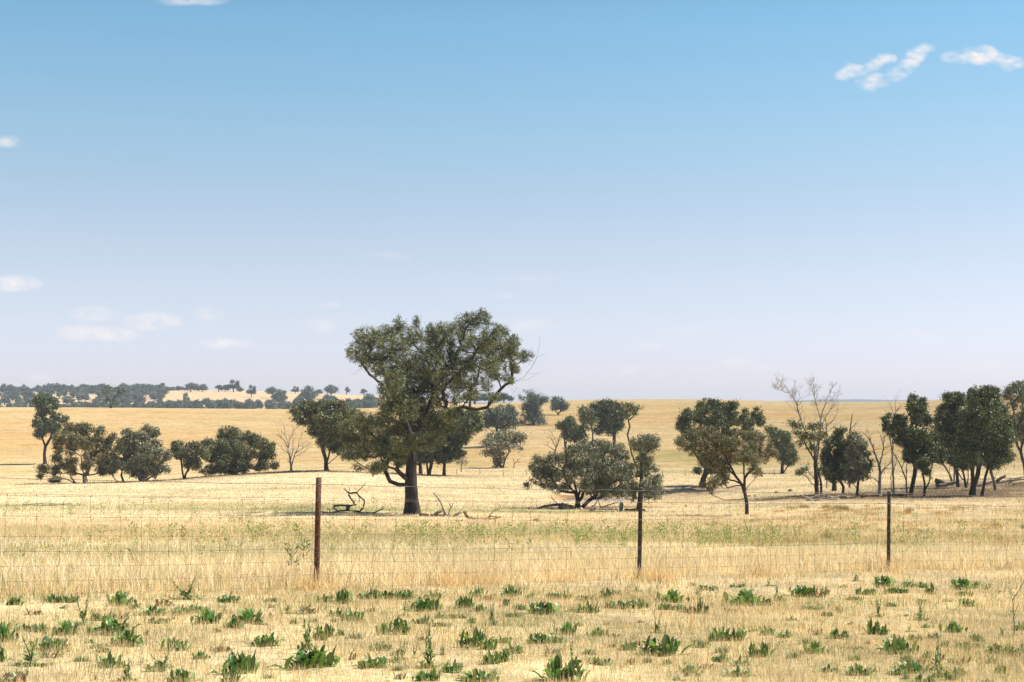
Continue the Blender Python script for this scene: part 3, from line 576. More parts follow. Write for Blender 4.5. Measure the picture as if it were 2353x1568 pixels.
tree('eucalyptus_tree', 'big spreading grey-brown bush-like gum over logs and rocks, left of the star picket', c4, [(1112,1290),(1108,1180),(1100,1090)],
 [(750,820,66,48),(840,790,60,44),(1000,750,80,54),(1100,720,70,44),(1200,690,90,50),(1330,680,90,50),(1450,710,90,60),(1530,790,70,70),(700,900,50,50),(780,910,70,60),(890,870,100,76),(1040,850,110,90),(1200,850,110,90),(1350,850,120,100),(1480,880,100,90),(1570,930,60,80),
  (640,1010,46,44),(700,1050,56,26),(620,1060,30,30),(860,970,90,50),(1000,990,90,60),(1150,970,110,60),(1270,1020,110,70),(1400,1030,110,80),(1530,1030,90,80),(940,1110,66,34),(1230,1110,60,40),(1380,1140,90,50),(1500,1130,90,50),(760,940,70,60),(1330,940,110,60),(1440,960,100,70),(1180,1070,70,50),(1300,1090,90,50),(1450,1100,90,50),(1540,1110,70,50),(820,1060,70,40),(900,1080,60,40),(680,960,50,50),(1000,1080,50,30),(1240,760,100,60),(900,820,80,50)],
 'grey', 32, R=7.0, leaf=(3.9,1.5), dens=5.6, nper=9, LS=1.30, gap=.46, droop=1.0, stems=[[(1112,1270),(1150,1180),(1180,1080),(1250,980)],[(1105,1180),(1020,1060),(900,1020),(800,1070)],[(1108,1160),(1080,1050),(1000,960)],[(1112,1280),(1200,1230),(1300,1150)],[(1110,1150),(1180,1000),(1350,850)]], group=G1, depth=.6, tipR=.5)
tree('eucalyptus_tree', 'fan-topped gum whose dark trunk stands right behind the middle star picket', c4, [(1690,1318),(1700,1230),(1712,1100),(1722,980),(1730,900)],
 [(1690,650,66,40),(1760,610,60,30),(1820,630,60,40),(1870,680,36,44),(1720,700,80,44),(1800,710,80,40),(1730,780,40,50),(1720,860,50,60),(1790,830,50,40),(1650,950,50,70),(1800,930,70,60),(1850,1000,60,50),(1790,1080,80,70),(1860,1120,70,56),(1750,1170,40,40),(1650,1100,50,60),(1830,1180,60,26),(1630,1180,40,30)],
 'grey', 33, R=4.6, leaf=(3.8,1.5), LS=1.42, gap=.47, nper=9, droop=1.0, stems=[[(1730,960),(1725,800),(1700,690)],[(1730,920),(1790,780),(1830,690)],[(1712,1100),(1800,1000),(1850,960)],[(1722,980),(1690,840),(1640,720)]], group=G1)
tree('eucalyptus_tree', 'large dark green gum on the shaded dam bank behind the reddish gum', c5, [(500,1078),(510,1000),(530,900),(560,780)],
 [(540,280,76,44),(500,300,60,50),(640,290,90,44),(740,320,80,44),(800,290,50,30),(370,370,56,40),(340,440,76,66),(300,500,50,40),(480,400,80,66),(600,390,110,80),(720,420,90,76),(820,430,60,60),(1040,350,46,30),(1000,400,44,40),(1060,440,40,44),(950,480,60,54),(920,350,24,20),(900,400,44,34),
  (730,540,90,76),(560,520,90,66),(420,560,60,60),(640,640,80,60),(540,850,60,60),(450,925,40,30),(590,900,50,44),(340,560,40,50)],
 'dark', 34, R=6.6, stems=[[(510,1000),(560,900),(640,760),(700,600)],[(560,780),(500,600),(480,400)],[(640,760),(800,620),(960,500),(1040,400)],[(530,900),(430,760),(360,560)]], group=G1)
tree('eucalyptus_tree', 'rust-tinged gum leaning left on a single curved trunk, nearest tree right of the picket', c5, [(935,1352),(925,1240),(905,1130),(880,1060)],
 [(420,600,90,60),(330,670,70,56),(280,640,40,40),(560,570,80,60),(640,660,90,70),(760,680,100,70),(900,600,100,50),(1000,600,90,50),(1060,670,100,80),(1150,720,60,64),(1190,760,34,34),(900,700,110,70),(500,700,90,60),(420,720,70,50),(780,790,90,60),(920,800,100,60),(1050,800,80,50),(1010,900,50,44),(1030,950,40,36),
  (640,780,80,60),(520,800,70,50),(700,870,70,60),(600,870,60,50),(690,960,70,50),(620,1040,70,46),(560,1120,36,28),(520,1070,30,30),(720,1040,40,36)],
 'rust', 35, R=4.2, leaf=(3.6,1.5), dens=5.5, LS=1.32, gap=.42, droop=.9, stems=[[(905,1120),(905,1000),(900,880),(880,740)],[(880,1060),(820,980),(740,900),(650,850),(560,860)],[(890,1080),(820,1070),(740,1090),(660,1140)],[(820,980),(760,860),(700,740)],[(905,1000),(980,900),(1050,780)]], group=G1, tipR=.5)
tree('eucalyptus_tree', 'fan-shaped dark gum between the reddish gum and the tall dead tree', c5, [(1275,952),(1268,880),(1280,820)],
 [(1150,530,34,30),(1180,570,40,40),(1230,560,50,44),(1290,600,50,50),(1210,640,50,50),(1320,680,50,50),(1270,700,60,60),(1340,760,60,60),(1280,790,56,60),(1240,740,40,40),(1380,800,34,40),(1330,840,40,34)], 'dark', 36, R=3.6, stems=[[(1285,940),(1320,880),(1370,800)]], group=G1)
dead('dead_tree', 'tallest dead tree, dark trunk and long bleached limbs above the skyline', cv,
 [([(1875,1136),(1874,1100),(1872,1070),(1872,1045)],6.5,5.2),([(1872,1045),(1858,1010),(1843,975),(1833,945),(1830,925),(1815,905),(1795,897),(1780,895)],3.4,.4),([(1833,945),(1826,915),(1828,885)],1.2,.3),([(1872,1045),(1868,1010),(1864,975)],2.4,.6),
  ([(1872,1045),(1880,1010),(1885,965),(1878,940),(1872,915),(1869,880)],3.2,.4),([(1885,965),(1892,940),(1900,915),(1912,893)],1.8,.3),([(1883,990),(1895,960),(1912,935),(1918,920)],1.5,.3),([(1878,940),(1868,900),(1862,885)],.9,.25),([(1815,905),(1800,880),(1785,897)],.8,.2),([(1874,1110),(1862,1090),(1850,1078)],1.6,.5)],
 37, M_DEAD, twig=1.4, twl=24, gen=3, thk=.86, trunk_mat=M_BARK)
tree('eucalyptus_tree', 'ragged low-branched gum tangled around the foot of the tallest dead tree', c5, [(1640,1140),(1642,1060),(1620,960),(1600,860)],
 [(1350,460,50,22),(1410,480,44,30),(1440,560,50,40),(1560,500,50,26),(1640,500,50,34),(1500,600,60,50),(1600,590,60,40),(1460,650,50,44),(1660,590,40,44),(1450,940,44,30),(1480,900,30,24),(1690,960,50,34),(1670,910,40,30),(1550,700,50,34)],
 'olive', 38, D=128, R=2.6, dens=12, stems=[[(1640,1100),(1560,1060),(1500,980),(1450,940)],[(1600,860),(1500,680),(1400,500)],[(1600,860),(1620,700),(1640,540)]], group=G1)
tree('eucalyptus_tree', 'dense dark tree with brown-tinged rounded crown, right of the tallest dead tree', c6, [(412,1155),(408,1080),(400,1000)],
 [(390,550,56,40),(340,620,60,50),(290,680,76,60),(420,660,90,70),(300,780,90,80),(420,800,100,90),(250,850,50,60),(320,900,90,80),(430,930,80,70),(370,990,90,50),(240,780,40,60)], 'dark', 39, R=3.0, LS=1.3, stems=[[(408,1080),(340,960),(300,860)]], group=G1)
tree('eucalyptus_tree', 'dark thick-stemmed trunk with low foliage at the left rear of the dense round tree', c6, [(318,1112),(320,1050),(310,980)], [(270,930,50,50),(330,960,50,50),(240,980,30,30)], 'dark', 40, D=140, R=5.0, group=G1)
tree('eucalyptus_tree', 'grey-green gum with forked black trunk, right neighbour of the dense round tree', c6, [(544,1172),(542,1110),(548,1050)],
 [(520,610,66,50),(560,680,70,60),(520,760,80,60),(600,770,56,60),(560,850,80,66),(620,880,50,56),(590,950,70,56),(510,960,60,50),(480,1010,40,40),(660,850,30,34)], 'grey', 41, R=3.0, stems=[[(542,1110),(510,1060),(480,1020)],[(548,1050),(560,940),(590,820)]], group=G1)
dead('dead_tree', 'broken dead spar rising above the grey-green forked gum', c6, [([(470,1120),(465,900),(470,700),(472,570),(490,440),(500,380)],2.6,.9),([(480,520),(530,470),(545,440)],1.0,.3),([(475,600),(520,540)],.9,.3)], 42, M_DEADK, D=150, twig=.8, twl=16)
dead('dead_tree', 'thin pale dead snag just right of the tallest dead tree', c6, [([(250,1100),(248,900),(245,700),(250,500),(245,400)],2.0,.9),([(250,500),(330,420),(370,340)],1.1,.35),([(250,560),(330,500),(385,450)],1.0,.3),([(255,470),(350,430)],.8,.3)], 43, M_DEAD, D=150, twig=.9, twl=20)
dead('dead_tree', 'bleached dead tree with arching left limb, between forked gum and tall bare poles', c6,
 [([(758,1152),(755,1050),(760,960),(755,880)],3.8,2.8),([(755,880),(720,780),(690,680),(650,610),(610,560),(580,600)],2.4,.6),([(690,680),(650,560),(630,520)],1.0,.3),([(755,880),(780,780),(800,700),(800,600),(830,560)],1.9,.4),([(755,1040),(710,1000),(670,980)],1.2,.4),
  ([(765,980),(800,910),(850,860),(880,800)],1.7,.4),([(800,700),(770,580),(740,540)],1.0,.3),([(800,920),(860,900),(930,860)],.9,.25)], 44, M_DEAD, twig=1.1, twl=22)
dead('dead_tree', 'slim upright dead pole with bare crown above the skyline, behind the right fence post', c6,
 [([(890,1155),(888,1000),(885,850),(880,760),(865,640),(845,520),(800,450),(755,400)],2.5,.5),([(885,800),(890,640),(905,400),(920,330),(910,220)],1.5,.3),([(905,400),(870,300),(840,250)],.8,.25),([(905,390),(950,310),(975,270)],.8,.25),([(885,960),(930,800),(880,740)],.9,.4)], 45, M_DEAD, twig=.8, twl=22)
dead('dead_tree', 'curved dead stem left of the dark twin-topped gum', c6, [([(870,1110),(865,980),(885,900)],1.2,.6),([(885,900),(890,860)],.6,.4)], 46, M_DEADK, D=133, twig=.5, twl=14)
dead('dead_tree', 'forked dead sapling leaning against the dark twin-topped gum', c6,
 [([(1022,1158),(1010,1020),(975,900),(930,820),(880,740)],2.0,.6),([(1010,1020),(1020,860),(990,790)],1.1,.3),([(975,900),(1000,820),(1035,700)],.9,.3)], 47, M_DEADK, twig=1.0, twl=16)
tree('eucalyptus_tree', 'dark gum with twin narrow top tufts and a solid black trunk', c6, [(1066,1160),(1075,1050),(1095,960),(1100,900)],
 [(880,430,66,40),(960,420,44,28),(860,490,50,40),(920,520,80,60),(1000,500,60,40),(940,600,60,50),(1080,230,26,34),(1070,300,32,54),(1130,330,40,50),(1180,260,30,34),(1170,330,34,50),(1120,420,60,44),(1100,380,40,50),(1180,480,40,50),(1230,440,40,44),(1110,590,100,60),(1050,660,60,54),(1160,690,100,66),(1080,780,80,54),(1230,600,70,50),(1240,700,60,50),(1130,820,60,40),(1060,740,50,50)],
 'dark', 48, R=4.8, LS=1.42, gap=.45, stems=[[(1100,900),(1110,700),(1115,500),(1100,330)],[(1068,1150),(1060,1000),(1065,860)],[(1100,900),(1030,720),(930,560)],[(1110,600),(1160,420),(1180,300)]], group=G1)
tree('eucalyptus_tree', 'smaller gum with pale limb just right of the dark twin-topped gum', c6, [(1196,1172),(1190,1060),(1170,950)],
 [(1190,850,66,50),(1150,870,44,34),(1240,940,36,40),(1250,970,30,26),(1200,930,34,24),(1270,780,50,34)], 'dark', 49, R=2.9, stems=[[(1205,1120),(1230,1040),(1240,970)]], group=G1)
tree('eucalyptus_tree', 'tall broad dark gum with stout trunk, foremost of the right-hand grove', c6, [(1656,1174),(1655,1080),(1650,980),(1650,900)],
 [(1690,180,56,44),(1680,240,50,44),(1760,160,66,40),(1830,170,60,44),(1880,180,44,40),(1760,270,110,66),(1870,290,80,66),(1700,380,110,66),(1640,440,80,50),(1800,400,110,80),(1640,560,110,76),(1760,540,110,80),(1700,680,120,70),(1600,760,100,60),(1740,790,120,60),(1640,830,60,40),(1850,480,100,80),(1780,680,100,70),(1560,680,60,60)],
 'dark', 50, R=6.6, stems=[[(1650,980),(1720,920),(1800,860)],[(1650,900),(1620,700),(1700,420),(1740,260)],[(1655,1060),(1700,960),(1730,800),(1800,560),(1830,340)],[(1650,960),(1560,920),(1500,860)]], group=G1, LS=1.42, gap=.45)
tree('eucalyptus_tree', 'gum with slim leaning trunk close right of the foremost grove trunk', c6, [(1748,1168),(1755,1080),(1775,980),(1800,900)],
 [(1900,400,80,60),(1950,330,66,50),(1980,430,60,60),(1880,600,110,80),(1960,620,80,70),(1900,740,110,60),(1980,740,60,50),(2000,820,40,30),(1860,820,70,36),(1930,520,80,60)], 'dark', 51, R=3.0, LS=1.42, gap=.45, stems=[[(1800,900),(1880,860),(1960,850),(1980,810)],[(1800,900),(1880,700),(1930,440)]], group=G1)
tree('eucalyptus_tree', 'back-row gum on the left of the grove with rounded top tuft above the hillside', c6, [(1512,1062),(1505,1000),(1500,930)],
 [(1430,215,50,34),(1500,220,70,36),(1560,250,44,50),(1480,290,76,50),(1360,340,40,34),(1370,420,66,44),(1460,400,80,60),(1560,380,60,50),(1430,500,90,66),(1540,500,90,60),(1330,480,44,50),(1470,620,100,66),(1380,600,70,60),(1560,640,70,60),(1340,560,36,40)],
 'dark', 52, D=142, R=3.6, LS=1.42, gap=.45, stems=[[(1500,930),(1490,700),(1480,450),(1500,280)],[(1500,930),(1420,720),(1380,500)]], group=G1)
tree('eucalyptus_tree', 'left-leaning gum at the left rear of the grove, trunk slanting over a log', c6, [(1470,1035),(1430,960),(1390,890)],
 [(1320,720,60,44),(1380,760,70,50),(1450,760,70,44),(1300,770,44,34),(1350,680,60,44),(1270,830,50,20),(1330,830,40,20),(1480,840,60,30)], 'dark', 53, D=146, R=3.0, bark=M_BARKP, stems=[[(1470,1030),(1475,960),(1480,880)]], group=G1)
tree('eucalyptus_tree', 'many-stemmed slender gum in the middle rear of the grove', c6, [(1590,1062),(1570,980),(1550,900)],
 [(1520,860,60,34),(1590,880,50,34),(1450,820,60,36),(1620,840,50,34),(1560,820,60,30)], 'dark', 54, D=140, R=2.8, stems=[[(1590,1060),(1610,980),(1605,900)],[(1585,1060),(1540,990),(1500,920)]], group=G1)
tree('eucalyptus_tree', 'gum with trunk leaning right-to-left beside the stacked logs at right', c6, [(1875,1112),(1855,1020),(1825,930)],
 [(1840,880,50,34),(1800,840,66,40),(1880,860,50,34),(1900,900,24,20)], 'olive', 55, D=134, R=3.4, bark=M_BARKP, group=G1)
tree('eucalyptus_tree', 'tall gum cut by the right edge of the view, thin trunk beside stacked logs', cv, [(2354,1092),(2349,1065),(2343,1040),(2335,1024)],
 [(2322,895,13,11),(2338,890,15,11),(2352,889,12,11),(2312,910,9,10),(2335,912,18,11),(2352,912,15,12),(2325,930,12,12),(2345,965,16,16),(2338,990,16,14),(2352,1000,16,18),(2325,1005,12,14),(2315,970,12,14),(2362,950,16,24),(2372,985,20,24),(2370,915,16,14)],
 'olive', 56, D=165, R=3.4, stems=[[(2335,1024),(2330,985),(2328,945),(2318,915)],[(2330,985),(2348,960),(2356,925)]], group=G1, leaf=(3.6,1.7))
dead('dead_tree', 'pale leafless sapling with upswept branches, between bushy gum and forked gum on the left', c2,
 [([(1350,1142),(1350,1080),(1335,1000),(1320,900)],2.6,1.5),([(1320,900),(1300,850),(1250,790),(1190,745)],1.2,.3),([(1320,900),(1330,800),(1370,730),(1400,690)],1.1,.3),([(1350,1090),(1380,980),(1420,900),(1430,830),(1470,740)],1.4,.3),
  ([(1345,1050),(1370,900),(1365,760)],1.2,.3),([(1330,960),(1280,930),(1240,880)],.8,.25),([(1410,950),(1470,900),(1540,850)],.9,.25),([(1310,860),(1290,760),(1270,650)],.9,.25),([(1400,1000),(1440,960),(1520,900)],.7,.2)], 57, M_DEAD, twig=1.3, twl=20)
dead('dead_tree', 'tiny bare sapling right of the sparse leaning gum', c4, [([(490,902),(500,860),(540,820),(565,800)],1.2,.3),([(500,860),(490,800)],.6,.2),([(515,845),(550,850)],.5,.2)], 58, M_DEADK, twig=1.0, twl=8, group='dead stems among the gums')

# ------------------------------------------------------------------ far ridge trees
def far_proto(seed, lob, h=8.0):
    rng = np.random.default_rng(seed); lv = MB(); wd = MB()
    tube(wd, [(0, 0, -.6), (0.1, 0, h*.25), (0, .1, h*.5)], [.32, .24, .12], 5, (.1, .08, .06))
    for (x, z, rx, rz) in lob:
        z *= .88; rz *= 1.15; y = rng.uniform(-.3, .3)*rx; tube(wd, [(0, 0, h*.25), (x*.5, y*.5, (h*.25+z)/2), (x, y, z)], [.16, .12, .06], 4, (.1, .08, .06))
        n = int(46*rx*rz); u = unit(rng.normal(0, 1, (n, 3)))*(rng.random(n)**.4*rng.uniform(.75, 1.25, n))[:, None]*np.array([rx, rx, rz]) + np.array([x, y, z])
        leaves(lv, u, None, 5, .38, .62, .36, PAL['blue'], rng, .2)
    return lv, wd
FP = [far_proto(1, [(-1.6, 5.2, 1.9, 1.5), (.2, 6.3, 1.9, 1.5), (1.8, 5.1, 1.8, 1.5), (0, 4.2, 2.3, 1.4)]), far_proto(2, [(-1.0, 6, 1.5, 1.4), (1.3, 6.4, 1.3, 1.2), (2.2, 4.6, 1.4, 1.0), (-2.0, 4.4, 1.3, 1.2), (0, 4.6, 1.7, 1.3)]),
      far_proto(3, [(0, 5.6, 2.4, 2.0), (-1.9, 3.8, 1.8, 1.6), (2.0, 3.8, 1.8, 1.6), (0, 3, 2.4, 1.6)]), far_proto(4, [(-.6, 6.6, 1.2, 1.2), (.7, 5.2, 1.5, 1.3), (-.8, 4.0, 1.4, 1.1)])]
for k_ in range(4):
    r9 = np.random.default_rng(40+k_); b9 = [[(-1.6, 5.2, 1.9, 1.5), (.2, 6.3, 1.9, 1.5), (1.8, 5.1, 1.8, 1.5), (0, 4.2, 2.3, 1.4)], [(-1.0, 6, 1.5, 1.4), (1.3, 6.4, 1.3, 1.2), (2.2, 4.6, 1.4, 1.0), (-2.0, 4.4, 1.3, 1.2), (0, 4.6, 1.7, 1.3)], [(0, 5.6, 2.4, 2.0), (-1.9, 3.8, 1.8, 1.6), (2.0, 3.8, 1.8, 1.6), (0, 3, 2.4, 1.6)], [(-.6, 6.6, 1.2, 1.2), (.7, 5.2, 1.5, 1.3), (-.8, 4.0, 1.4, 1.1)]][k_]
    FP.append(far_proto(50+k_, [(a+r9.normal(0, .5), max(2.6, b+r9.normal(0, .6)), c*r9.uniform(.6, 1.0), d*r9.uniform(.6, 1.0)) for a, b, c, d in b9] + [(r9.uniform(-2.6, 2.6), r9.uniform(2.6, 5.4), r9.uniform(.6, 1.1), r9.uniform(.5, .9)) for _ in range(3)]))
FM = [(lv.mesh('crown', M_LEAF), wd.mesh('trunk', M_BARK, True)) for lv, wd in FP]
def far_tree(vx, vy, wpx, hpx, kind, label, D=None, k=[0]):
    B = hit(vx, vy, 700) if D is None else atD(vx, D); s = B[1]/FX; r = empty('ridge_tree', tuple(B)); base = [6.9, 7.0, 7.4, 4.0][kind]
    r.scale = (wpx*s/base*1.15, wpx*s/base*1.15, hpx*s/7.9*1.12); r.rotation_euler[2] = 0 if k[0] % 2 else math.pi; k[0] += 1
    for me, nm in zip(FM[kind+4*(k[0] % 3 > 0)], ('crown', 'trunk')):
        o = bpy.data.objects.new(nm, me); COL.objects.link(o); o.parent = r
    return obj_tag(r, label, 'tree', 'trees on the distant ridge')
RT = [(439,902,30,24,0,'bushy tree rising above the ridge wood where the bare straw hilltop begins'),(466,902,22,20,2,'rounded tree just right of the bushy one at the start of the bare hilltop'),(503,900,14,16,3,'narrow ridge tree at the left shoulder of the tallest skyline tree'),
 (518,901,18,18,2,'dark squat tree touching the left side of the tallest skyline tree'),(537,901,30,26,1,'tallest flat-topped tree on the bare ridge skyline at left'),(552,901,14,11,2,'low bush at the right foot of the tallest skyline tree'),
 (578,913,22,26,1,'small two-tufted tree alone on the pale ridge slope, with its own shade'),(626,915,26,29,0,'flat-topped tree on pale slope with a bushier tree at its lower right'),(642,928,30,32,2,'bushy tree in front and lower right of the flat-topped slope tree'),
 (652,903,14,7,2,'tiny low skyline bush between the flat-topped slope tree and the next skyline tree'),(679,905,18,16,1,'small skyline tree left of the dense ridge pair'),(708,926,34,38,2,'largest dense blue-green tree on the right part of the ridge'),
 (690,930,26,22,2,'paler bushy tree at the lower left of the dense blue-green ridge tree'),(733,905,17,14,2,'small round tree on the skyline between two dense ridge trees'),(761,912,28,26,0,'dense round-topped skyline tree above the forked gum crown'),
 (763,926,24,18,2,'low bush below the dense round-topped skyline tree'),(796,908,11,18,3,'thin upright skyline tree just left of the largest crown'),(836,910,12,16,3,'last small skyline tree before the largest crown'),
 (850,934,34,32,2,'broad ridge tree partly hidden by the left side of the largest crown'),(823,934,26,20,0,'mid-slope ridge tree left of the one hidden by the largest crown'),
 (1091,930,48,26,0,'broad blue-grey skyline tree seen through the right side of the largest crown'),(1122,930,28,24,1,'middle skyline tree seen under the long bare limb of the largest tree'),(1158,929,32,26,2,'rightmost skyline tree seen below the limb tips of the largest tree'),
 (1243,925,14,6,2,'tiny bush on the skyline right of the tall bushy hillside tree')]
for a in RT:
    far_tree(*a, D=(1280 if a[0] < 900 and a[1] < 908 else (640 if a[0] > 1000 else None)))
tree('eucalyptus_tree', 'ragged two-topped tree alone on the crest of the left field, before the distant wood', c1, [(1166,484),(1160,420),(1150,380)],
 [(1100,260,30,30),(1130,290,40,36),(1090,300,24,24),(1150,340,40,40),(1240,270,44,26),(1280,290,26,34),(1250,330,34,30),(1190,420,40,34),(1130,380,34,30),(1230,420,30,30)], 'blue', 60, D=560, R=2.2, leaf=(3.6, 1.8), dens=13, group='trees dotted up the far hillside', stems=[[(1160,420),(1120,340),(1100,280)],[(1160,420),(1220,340),(1240,290)]], tipR=.35)
# the wood itself: a mass of crowns nobody could count
rng = np.random.default_rng(99); lvw = MB(); wdw = MB()
def wood_at(vx, D, wpx, hpx, kind):
    B = atD(vx, D); s = B[1]/FX; lv, wd = FP[kind]; a = rng.uniform(0, 6.28); R_ = np.array([[math.cos(a), -math.sin(a), 0], [math.sin(a), math.cos(a), 0], [0, 0, 1]])
    sc = np.array([wpx*s/7.0, wpx*s/7.0, hpx*s/7.9])
    for src, dst in ((lv, lvw), (wd, wdw)):
        dst.add((np.concatenate(src.v) @ R_.T)*sc + B, np.concatenate(src.q) if src.q else None, np.concatenate(src.t) if src.t else None, np.concatenate(src.c)*rng.uniform(.8, 1.2))
for k in range(620):
    vx = rng.uniform(-140, 860); D = rng.uniform(860, 1330)
    if D > 1120 and vx > 375 and not (vx < 470 and D < 1160): continue
    if vx > 375 and D > 1040 and rng.random() < .8: continue
    wood_at(vx, D, rng.uniform(14, 32), (rng.uniform(17, 30) if vx > 375 else rng.uniform(13, 24)), int(rng.integers(0, 8)))
for vx in np.arange(-120, 372, 15): wood_at(vx+rng.uniform(-6, 6), 1360, rng.uniform(16, 30), rng.uniform(10, 19), int(rng.integers(0, 8)))
for k in range(120): wood_at(rng.uniform(-140, 378), rng.uniform(1090, 1350), rng.uniform(12, 32), rng.uniform(9, 25), int(rng.integers(0, 8)))
for k in range(40): wood_at(rng.uniform(378, 470), rng.uniform(1330, 1400), rng.uniform(10, 22), rng.uniform(6, 12), int(rng.integers(4, 8)))
lvw.add(np.concatenate(wdw.v), np.concatenate(wdw.q), np.concatenate(wdw.t), np.concatenate(wdw.c))
wo_ = lvw.build('distant_wood', M_LEAF); obj_tag(wo_, kind='stuff')

# ------------------------------------------------------------------ fallen timber, rocks
cb = conv(718.1, 1091.5, .2197); cl = conv(1177.7, 1120.2, .1465); cr = conv(1780.9, 1091.5, .2432)
kw = dict(ground=True, part='branches', cat='fallen branch', group='fallen timber in the paddock', depth=.15)
dead('fallen_branch', 'upturned dead branch hooping into the air, between the rusty post and the largest trunk', cb,
 [([(80,385),(130,402),(200,398),(300,378),(380,372),(450,385),(520,395),(605,402)],1.6,.9),([(230,326),(300,320),(400,322),(470,313)],1.7,.9),([(378,380),(375,340),(385,320)],3.2,2.6),([(440,378),(500,385),(535,350),(550,300),(548,268),(510,235),(468,188)],1.5,.9),
  ([(468,188),(430,190),(375,187),(395,230),(425,270),(445,305)],1.4,1.1),([(375,187),(350,160),(335,140)],1.0,.5),([(385,187),(392,150),(385,115)],.6,.3),([(465,182),(510,140),(545,110),(566,78)],.9,.3),([(205,328),(240,365),(300,380)],1.2,.8),([(180,385),(185,360),(155,345)],1.0,.4),([(490,215),(500,260),(490,300)],.6,.3)], 70, M_DEADK, twig=.22, twl=8, **kw)
dead('fallen_branch', 'thin grey stick with raised tip lying just left of the largest trunk', cb, [([(628,408),(655,395),(700,375),(758,348)],1.5,.4),([(700,375),(740,335),(778,318)],.6,.2)], 71, M_DEADK, twig=.4, twl=6, **kw)
dead('fallen_branch', 'dark arched branch with two upright whips, at the right foot of the largest tree', cb,
 [([(1240,436),(1275,425),(1310,395),(1360,376)],2.6,1.6),([(1300,436),(1380,425),(1450,432)],2.2,1.6),([(1385,425),(1378,380),(1350,300),(1310,235),(1262,186)],1.5,.5),([(1425,430),(1438,360),(1472,320),(1465,290)],1.0,.3),([(1438,350),(1430,285),(1392,242)],.7,.2)], 72, M_DEADK, twig=.3, twl=8, **kw)
dead('fallen_log', 'short dark log butting against the base of the largest trunk on its right', cb, [([(1120,420),(1160,418),(1225,434)],3.0,1.6)], 73, M_LOG, twig=0, **{**kw, 'cat': 'log'})
dead('fallen_branch', 'pale forked branch between the dark arched one and the long curved one', cb, [([(1475,440),(1500,412),(1550,402),(1600,385)],1.8,.5),([(1500,412),(1560,370),(1610,325)],.7,.2),([(1480,438),(1520,425),(1550,405)],1.2,.5)], 74, M_DEAD, twig=.5, twl=7, **kw)
dead('fallen_branch', 'long brown branch curved like a sledge runner on pale straw, right of the largest tree', cb, [([(1592,378),(1600,415),(1630,450),(1700,466),(1770,460),(1830,462),(1900,466),(1968,438)],2.3,1.0),([(1820,462),(1865,410),(1905,372),(1962,345)],.9,.3),([(1810,462),(1860,436),(1925,434)],1.1,.5)], 75, M_LOG, twig=.25, twl=9, **kw)
dead('fallen_log', 'long bowed log with a broken root end under the big spreading bush-like gum', cl, [([(250,350),(400,335),(480,302),(600,285),(700,270),(800,278),(880,295),(955,322)],1.6,2.4),([(740,340),(800,330),(880,335),(950,330)],5.2,3.4),([(572,350),(570,318)],1.2,1.0),([(600,150),(680,230),(715,268)],.5,.6),([(480,300),(430,330),(380,345)],1.2,.6)], 76, M_DEADK, twig=.25, twl=8, **{**kw, 'cat': 'log'})
dead('fallen_branch', 'line of broken dark timber between the spreading gum and the grey stump', cl, [([(1150,345),(1250,330),(1350,350),(1450,352),(1550,362),(1650,365)],2.0,1.6),([(1170,350),(1300,358),(1440,345)],2.2,1.4)], 77, M_LOG, twig=.4, twl=6, **kw)
dead('dead_branch', 'bare drooping bough touching the ground under the right side of the spreading gum', cl, [([(1385,330),(1450,290),(1560,258),(1655,238)],1.0,.6),([(1385,330),(1352,260),(1335,180)],.8,.4),([(1240,296),(1290,280),(1325,210),(1345,150)],.9,.4)], 78, M_DEADK, twig=.3, twl=8, **kw)
dead('fallen_branch', 'low log with stubby legs right behind the middle star picket', cl, [([(1750,352),(1850,350),(1960,352),(2065,355)],1.8,1.6),([(1900,352),(1905,385)],1.1,.9),([(2055,352),(2062,385)],1.1,.9)], 79, M_LOG, twig=.1, twl=5, **{**kw, 'cat': 'log'})
dead('tree_stump', 'pale grey upright stump just left of the middle star picket', cl, [([(1702,380),(1700,320),(1705,255),(1700,235)],5.0,4.2)], 80, M_DEAD, twig=0, cat='stump', part='stump', group='fallen timber in the paddock', flare=1.15)
for q, (pl_, lab_) in enumerate([([(58,1159),(90,1162),(130,1160),(165,1161),(205,1163)], 'longest of the weathered sticks lying flat in the straw at far left'), ([(75,1160),(110,1156),(150,1158)], 'short stick behind the left part of the longest flat stick at far left'), ([(120,1163),(160,1158),(200,1159)], 'short stick crossing the right part of the longest flat stick at far left')]):
    dead('fallen_branch', lab_, cv, [(pl_, .8 if q == 0 else .6, .3)], 181+q, M_DEAD, twig=1.1, twl=8, **kw)
